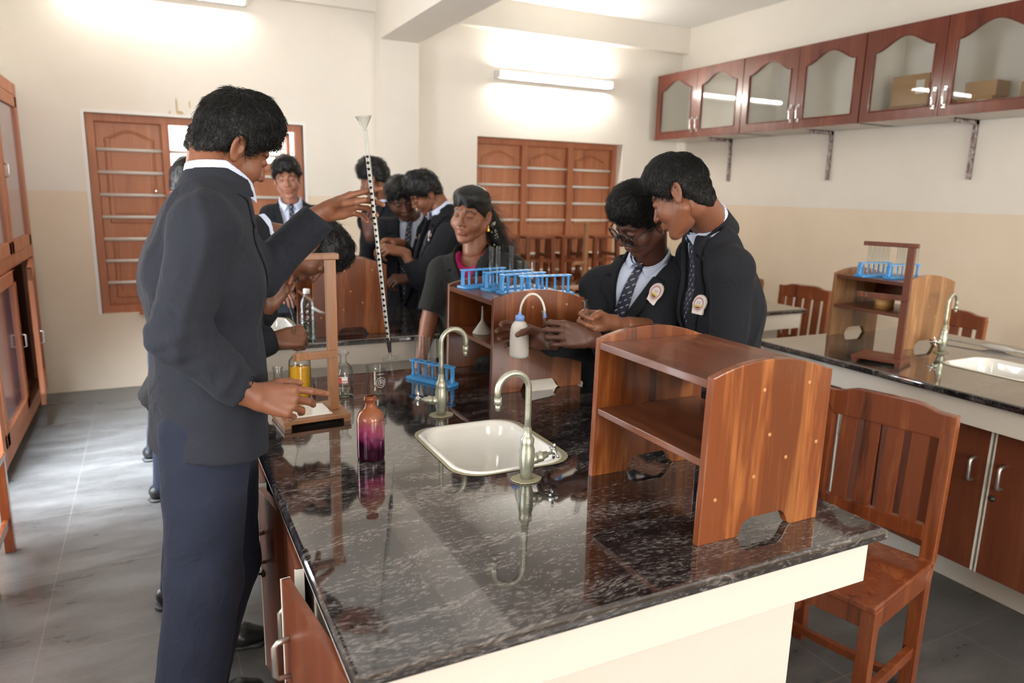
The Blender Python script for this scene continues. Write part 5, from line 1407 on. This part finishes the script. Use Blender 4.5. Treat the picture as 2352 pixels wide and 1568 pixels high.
CAST['frontal_boy'] = make_person('background boy with bowed face and striped tie, between two classmates', dict(
    skin=SK_B, jacket=BLZ_B, fwd=(-.55, -.83, 0), h=1.5, hem=-.12, vz=.16, tie=True, badge=(-.075, -.09), full=1, bulk=1.05,
    j=dict(pelvis=(1.401, 4.250, 0.683), chest=(1.389, 4.230, 1.096), neck=(1.431, 4.220, 1.366), head=(1.338, 4.150, 1.503),
           shR=(1.258, 4.260, 1.320), shL=(1.521, 4.180, 1.311), elR=(1.136, 4.120, 1.139), wrR=(1.105, 4.020, 1.284), elL=(1.448, 3.980, 1.004), wrL=(1.320, 3.920, 1.054),
           hpR=(1.42, 4.30, .86), hpL=(1.56, 4.20, .86), knR=(1.42, 4.28, .48), knL=(1.56, 4.18, .48), anR=(1.42, 4.30, .09), anL=(1.56, 4.20, .09)),
    handR=(GRIP, (-.1, -.1, 1), (-.7, -.7, 0)), handL=(GRIP, (-.95, .1, .0), (.2, -.5, .8)),
    hfwd=(-.10, -.85, -.45), hup=(-.30, -.42, .85), hscale=.98, eyes=False,
    hair=dict(line=(.052, -.058), vol=.024, quiff=.030, curly=.006), strand=(1200, .028, comb_fwd, dict(seed=7, lift=.6, curl=1.2, width=.0012))))
CAST['turned_boy'] = make_person('background boy seen from behind beyond the burette, face turned away', dict(
    skin=SK_A, jacket=BLZ_B, fwd=(-.80, .45, 0), h=1.6, hem=-.12, vz=.16,
    j=dict(pelvis=(1.405, 4.660, 0.788), chest=(1.413, 4.660, 1.198), neck=(1.393, 4.660, 1.460), head=(1.317, 4.620, 1.613),
           shR=(1.328, 4.800, 1.349), shL=(1.459, 4.500, 1.349), elL=(1.467, 4.440, 1.102), wrL=(1.330, 4.420, 1.037), elR=(1.322, 4.850, 1.066), wrR=(1.250, 4.750, 1.077),
           hpR=(1.40, 4.78, .86), hpL=(1.46, 4.63, .86), knR=(1.40, 4.78, .48), knL=(1.46, 4.63, .48), anR=(1.40, 4.78, .09), anL=(1.46, 4.63, .09)),
    handL=(RELAX, (-.9, .2, 0), (0, -.3, .9)), handR=(RELAX, (-.9, .2, 0), (0, .3, .9)),
    hfwd=(-.75, .55, -.30), hup=(-.20, .15, .95), hscale=.98, eyes=False,
    hair=dict(line=(.045, -.050), vol=.028, quiff=.030, curly=.007), strand=(1500, .028, comb_fwd, dict(seed=8, lift=.7, curl=1.5, width=.0012))))
CAST['window_boy'] = make_person('boy facing the camera before the left window, striped tie, sunlit cheek', dict(
    skin=SK_C, jacket=BLZ_B, fwd=(-.15, -1, 0), h=1.5, hem=-.12, vz=.16, tie=True, vw=.07, bulk=1.0,
    j=dict(pelvis=(0.866, 4.920, 0.775), chest=(0.858, 4.920, 1.185), neck=(0.834, 4.920, 1.440), head=(.809, 4.861, 1.601),
           shR=(0.707, 4.930, 1.377), shL=(1.005, 4.910, 1.380), elR=(0.681, 4.900, 1.117), wrR=(0.718, 4.800, 0.943), elL=(1.038, 4.900, 1.111), wrL=(0.940, 4.800, 0.935),
           hpR=(.79, 4.93, .84), hpL=(.94, 4.93, .84), knR=(.79, 4.95, .47), knL=(.94, 4.95, .47), anR=(.79, 4.97, .09), anL=(.94, 4.97, .09)),
    handL=(RELAX, (-.3, -.6, -.5), (.2, -.5, .8)), handR=(RELAX, (.3, -.6, -.5), (.2, -.5, .8)),
    hfwd=(-.21, -.97, -.10), hup=(-.13, -.07, .99), hscale=1.0, gaze=(0, 1, 0),
    hair=dict(line=(.058, -.05), vol=.022, quiff=.034, curly=.004), strand=(1400, .03, comb_fwd, dict(seed=9, lift=.6, curl=.8, width=.0012))))
# -- bending boy half hidden behind the tall one
CAST['bending_boy'] = make_person('boy bent low behind the tall boy, holding a long glass dropper', dict(
    skin=SK_D, jacket=BLZ_B, fwd=(.95, -.1, -.1), h=1.2, hem=-.12, vz=.16, vw=.07,
    j=dict(pelvis=(.10, 2.62, .90), chest=(0.199, 2.620, 1.225), neck=(0.341, 2.620, 1.379), head=(0.505, 2.620, 1.336),
           shR=(0.258, 2.450, 1.244), shL=(0.337, 2.800, 1.279), elR=(0.245, 2.420, 1.035), wrR=(0.341, 2.440, 1.050), elL=(0.265, 2.600, 1.043), wrL=(0.333, 2.500, 1.153),
           hpR=(.08, 2.54, .86), hpL=(.06, 2.70, .86), knR=(.10, 2.50, .48), knL=(.06, 2.72, .48), anR=(.07, 2.40, .09), anL=(.0, 2.74, .09)),
    handR=(FIST, (.95, .05, .10), (0, -.8, .6)),
    handL=(([(.6, 1.1, .6), (.65, 1.1, .6), (.7, 1.1, .6), (.75, 1.1, .6)], ((.6, .6, -.5), (.0, .9, -.4), (-.1, .9, -.3))), (.50, .0, .86), (.05, .98, .10)),
    hfwd=(.25, -.20, -.95), hup=(.95, .05, .25), hscale=1.0, eyes=False,
    hair=dict(line=(.055, -.060), vol=.022, quiff=.028, curly=.006), strand=(3200, .03, comb_fwd, dict(seed=10, lift=.5, curl=1.4, width=.0009))))
CAST['hidden_boy'] = make_person('boy almost hidden behind the tall boy, only hair, blazer edge and shoes showing', dict(
    skin=SK_A, jacket=BLZ_B, fwd=(1, .05, 0), h=1.8, hem=-.12, vz=.16,
    j=dict(pelvis=(0.090, 3.88, .86), chest=(0.095, 3.88, 1.17), neck=(0.160, 3.88, 1.42), head=(0.190, 3.88, 1.55),
           shR=(0.110, 3.72, 1.35), shL=(0.110, 4.04, 1.35), elR=(0.140, 3.68, 1.10), wrR=(0.260, 3.70, 1.02), elL=(0.140, 4.08, 1.10), wrL=(0.260, 4.06, 1.02),
           hpR=(.03, 3.80, .82), hpL=(.03, 3.96, .82), knR=(.02, 3.79, .46), knL=(.0, 3.97, .46), anR=(-.02, 3.79, .09), anL=(-.05, 4.40, .09)),
    handL=(RELAX, (.9, 0, -.3), (0, .3, .9)), handR=(RELAX, (.9, 0, -.3), (0, -.3, .9)),
    hfwd=(.95, 0, -.25), hup=(.2, 0, .97), hscale=1.0, eyes=False,
    hair=dict(line=(.055, -.060), vol=.022, quiff=.028, curly=.006), strand=(400, .03, comb_fwd, dict(seed=11, lift=.5, curl=1.4, width=.0012))))


# ------------------------------------------------------------------ things worn
def W(v): return Vector(v)
def worn(key, name, mb, mat, local=True, label=None):
    b, k = CAST[key]; me = bpy.data.meshes.new(name); mb.bm.to_mesh(me); mb.bm.free()
    if local:
        M = Matrix([[*k['HM'][i] * k['hs'], k['hc'][i]] for i in range(3)] + [[0, 0, 0, 1]]); me.transform(M)
    me.transform(Matrix.Translation(-Vector(k['org']))); return link(name, me, mat, b, smooth=True, label=label)
FRAMEM = plain('black_spectacle_frame', (.012, .010, .012), .25)
m = MB()
for sx in (-1, 1):
    pts = [(sx * (.0355 + .0285 * math.copysign(abs(math.cos(a)) ** .72, math.cos(a))), .1065 - abs(.0355 + .0285 * math.cos(a)) * .12, -.004 + .0225 * math.copysign(abs(math.sin(a)) ** .75, math.sin(a))) for a in [2 * PI * i / 24 for i in range(25)]]
    m.tube(pts, .0031, 8, cap=False); m.tube([(sx * .060, .096, .006), (sx * .071, .085, .006), (sx * .078, .03, .004), (sx * .079, -.01, .001), (sx * .079, -.03, -.014)], .0022, 8)
m.tube([(-.0105, .104, .001), (0, .107, .004), (.0105, .104, .001)], .002, 8)
sp = worn('glasses_boy', 'spectacles', m, FRAMEM)
m = MB()
for sx in (-1, 1): m.prism([(sx * (.0355 + .0275 * math.copysign(abs(math.cos(a)) ** .72, math.cos(a))), -.004 + .0215 * math.copysign(abs(math.sin(a)) ** .75, math.sin(a))) for a in [2 * PI * i / 24 for i in range(24)]], 'y', .1010, .1018)
ln = worn('glasses_boy', 'lens', m, PANE)
GOLD = plain('gold', (.85, .50, .12), .2, metal=1)
for sx in (-1, 1):
    m = MB(); c = (sx * .083, -.004, -.040); m.lathe([(0, .004), (.004, .003), (.005, 0), (.003, -.003), (.0035, -.008), (.008, -.018), (.009, -.021), (.006, -.022), (0, -.022)], c, 12); worn('teacher', 'earring', m, GOLD)
JAS = plain('jasmine_petals', (.80, .78, .62), .6)
m = MB(); rr = random.Random(3)
for i in range(46):
    t = i / 45; c = Vector((-.060 - .035 * t + rr.uniform(-.010, .010), -.088 - .028 * t + rr.uniform(-.010, .006), -.030 - .145 * t + rr.uniform(-.008, .008)))
    d = Vector((rr.uniform(-1, .2), rr.uniform(-.3, 1), rr.uniform(-1, 1))).normalized()
    m.lathe([(.001, 0), (.0025, .003), (.0055, .007), (.004, .008), (0, .006)], c, 6, d)
worn('teacher', 'jasmine_flowers', m, JAS)
b, k = CAST['teacher']; k_ = k
wj = Vector(CAST['teacher'][1]['J']['wrR']); ej = Vector(CAST['teacher'][1]['J']['elR']); ax_ = (ej - wj).normalized(); q = Vector((0, 0, 1)).rotation_difference(ax_)
m = MB(); m.tube([wj + ax_ * .015 + q @ Vector((.030 * math.cos(a), .027 * math.sin(a), .004 * math.sin(a))) for a in [2 * PI * i / 24 for i in range(25)]], .0022, 8, cap=False); worn('teacher', 'bangle', m, GOLD, False)
k = CAST['burette_boy'][1]; f_ = k['hands']['R'][3]; a_, b_ = Vector(f_[1]), Vector(f_[2]); ax_ = (b_ - a_).normalized(); q = Vector((0, 0, 1)).rotation_difference(ax_); c = a_.lerp(b_, .15)
m = MB(); m.tube([c + q @ Vector((.0074 * math.cos(a), .0074 * math.sin(a), 0)) for a in [2 * PI * i / 20 for i in range(21)]], .0013, 6, cap=False); worn('burette_boy', 'ring', m, CHROME, False)

# ------------------------------------------------------------------ things held
def tilt_obj(o, a, b_):
    """put the local z axis of o from a to b"""
    a, b_ = Vector(a), Vector(b_); o.location = a; o.rotation_mode = 'QUATERNION'; o.rotation_quaternion = Vector((0, 0, 1)).rotation_difference((b_ - a).normalized()); return (b_ - a).length
# burette with funnel, held up by the tall boy
B0, B1 = Vector((0.594, 1.930, 1.006)), Vector((0.524, 1.930, 1.703))
t = thing('burette', 'long graduated glass burette with black scale and funnel in the raised hand', 'burette'); L = tilt_obj(t, B0, B1)
zt_, zb_, zv = L * .905, L * .175, L * .105
MB().lathe([(.0055, zb_ - .012), (.0068, zb_), (.0068, L - .004), (.0078, L), (.0066, L), (.0058, L - .004), (.0058, zb_), (.0045, zb_ - .012), (.0055, zb_ - .012)], n=20).build('glass_tube', GLASS, t, smooth=True)
def scale_mat():
    m, nt, b = newmat('printed_black_and_white_scale'); s_ = sepxyz(nt, tcoord(nt)); f = math_(nt, 'FRACT', math_(nt, 'MULTIPLY', s_[2], 62)); f5 = math_(nt, 'LESS_THAN', math_(nt, 'FRACT', math_(nt, 'MULTIPLY', s_[2], 12.4)), .2)
    rung = math_(nt, 'LESS_THAN', f, .42); side = math_(nt, 'LESS_THAN', s_[0], .0006); c = mix(nt, math_(nt, 'MULTIPLY', rung, side), (.72, .70, .66), (.012, .012, .012))
    edge = math_(nt, 'GREATER_THAN', s_[0], .0034); c = mix(nt, edge, c, (.010, .010, .010)); nt.links.new(c, b.inputs['Base Color']); sset(b, rough=.25); return m
MB().lathe([(.0054, zb_ + .004), (.0054, zt_), (.0, zt_), (0, zb_ + .004)], n=20).build('scale', scale_mat(), t)
MB().lathe([(.0046, zb_ - .03), (.0060, zb_ - .012), (.0070, zb_ + .002), (.0070, zb_ + .006), (.0046, zb_ - .03)], n=16).build('black_ferrule', FRAMEM, t)
s_ = MB().lathe([(.0040, zv), (.0048, zb_ - .028), (.0038, zb_ - .028), (.003, zv), (.0040, zv)], n=14); s_.tube([(-.022, 0, zv), (.020, 0, zv)], .0062, 12); s_.tube([(.020, 0, zv), (.028, 0, zv)], .0035, 10); s_.tube([(.028, -.012, zv), (.028, .012, zv)], .0042, 10); s_.build('stopcock', GLASS, t)
MB().lathe([(.0036, zv), (.0030, .03), (.0012, 0), (.0008, 0), (.002, .03), (.0028, zv), (.0036, zv)], n=14).build('tip', GLASS, t, smooth=True)
fo = MB().lathe([(.0030, -.045), (.0034, 0), (.0215, .034), (.0225, .035), (.0208, .034), (.0024, .0005), (.0020, -.045), (.0030, -.045)], n=32).build('glass_funnel', TGLASS, None, smooth=True)
tag(fo, 'clear glass funnel sitting in the top of the burette', 'funnel'); tilt_obj(fo, B1, B1 + (B1 - B0))
# wash bottle
wb = Vector((1.029, 1.990, 1.035)); wb.z -= .0
t = thing('wash_bottle', 'translucent white wash bottle with blue cap and bent tube in the hand', 'bottle', wb)
WBM = plain('frosted_polyethylene', (.78, .75, .70), .38, trans=.12, sss=.2)
MB().lathe([(0, .001), (.026, 0), (.0305, .005), (.0310, .012), (.0312, .050), (.0305, .070), (.0300, .086), (.026, .103), (.019, .114), (.0125, .119), (.0125, .124), (0, .124)], n=36).build('body', WBM, t, smooth=True)
BLC = plain('light_blue_cap', (.22, .38, .85), .4)
MB().lathe([(.0, .119), (.0150, .119), (.0150, .133), (.012, .136), (.0055, .137), (.005, .144), (.0035, .147), (0, .147)], n=28).build('cap', BLC, t)
te = Vector((1.086, 1.930, 1.180)) - wb; pts = [Vector((0, 0, .14))]
for i in range(1, 15):
    u = i / 15; pts.append(Vector((te.x * (u * u * (3 - 2 * u)) , te.y * u, .145 * (1 - u) + te.z * u + .062 * math.sin(PI * u) ** .75)))
pts.append(te); MB().tube(pts, .0036, 12).build('bent_tube', plain('milky_tubing', (.74, .70, .62), .4), t)
MB().tube([te + (te - pts[-2]).normalized() * -.004, te + (te - pts[-2]).normalized() * .010], .0045, 10).build('nozzle', BLC, t)
# tubes in hands
def held_tube(p0, p1, label, r=.0078):
    a, b_ = Vector(p0), Vector(p1); L = (b_ - a).length; o = bpy.data.objects.new('test_tube', tube_mesh('test_tube_long', L, r)); COL.objects.link(o); tilt_obj(o, a, b_); return tag(o, label, 'test tube')
held_tube((1.083, 1.900, 1.076), (1.064, 1.900, 1.198), 'test tube in the fist right of the wash bottle, its nozzle in the tube')
o = held_tube((1.205, 1.840, 1.114), (1.173, 1.840, 1.233), 'tall test tube held up over the foreground shelf unit', .0085)
held_tube((0.401, 2.440, 1.019), (0.409, 2.440, 1.097), 'small tube held in the lower fist of the bent boy', .0075)
a_, b_ = Vector((0.415, 2.460, 1.086)), Vector((0.392, 2.470, 1.204)); t = MB().lathe([(.0012, 0), (.0032, .03), (.0034, (b_ - a_).length), (.0026, (b_ - a_).length), (.0024, .03), (.0006, 0), (.0012, 0)], n=14).build('glass_dropper', GLASS, smooth=True); tilt_obj(t, a_, b_); tag(t, 'slim glass dropper hanging from the upper hand of the bent boy', 'dropper')
# ------------------------------------------------------------------ printed marks on the glassware
def on_cyl(r, az, u, z): return Vector((r * math.sin(az + u / r), -r * math.cos(az + u / r), z))
bkr = [o for o in bpy.data.objects if o.name.split('.')[0] == 'beaker' and o.get('label', '').startswith('clear empty')][0]
WM = plain('white_enamel_print', (.8, .8, .78), .6); RM = plain('red_enamel_print', (.55, .06, .06), .6)
m = MB(); az = .26
for rr_ in (.017, .0105): m.tube([on_cyl(.0329, az, rr_ * math.cos(a), .050 + rr_ * math.sin(a)) for a in [2 * PI * i / 30 for i in range(31)]], .0007, 5, cap=False)
m.build('printed_ring', WM, bkr)
for k in range(5): MB().tube([on_cyl(.0329, az, -.014 + .028 * i / 6, .078 + .0 * k) if k == 0 else on_cyl(.0329, az, -.006 + .012 * i / 6, .044 + .003 * k) for i in range(7)], .0006, 5).build('printed_line', WM, bkr)
gbt = [o for o in bpy.data.objects if o.name.split('.')[0] == 'glass_bottle'][0]
def patch(r, az, w, z0, z1):
    m = MB(); n = 8; A_ = [m.bm.verts.new(on_cyl(r, az, -w + 2 * w * i / n, z0)) for i in range(n + 1)]; B_ = [m.bm.verts.new(on_cyl(r, az, -w + 2 * w * i / n, z1)) for i in range(n + 1)]
    for i in range(n): m.bm.faces.new((A_[i], A_[i + 1], B_[i + 1], B_[i]))
    return m
patch(.0319, -.25, .013, .052, .072).build('paper_label', PAPER, gbt); patch(.0321, -.62, .006, .050, .070).build('red_print', RM, gbt); patch(.0322, -.20, .010, .056, .059).build('red_print', RM, gbt)
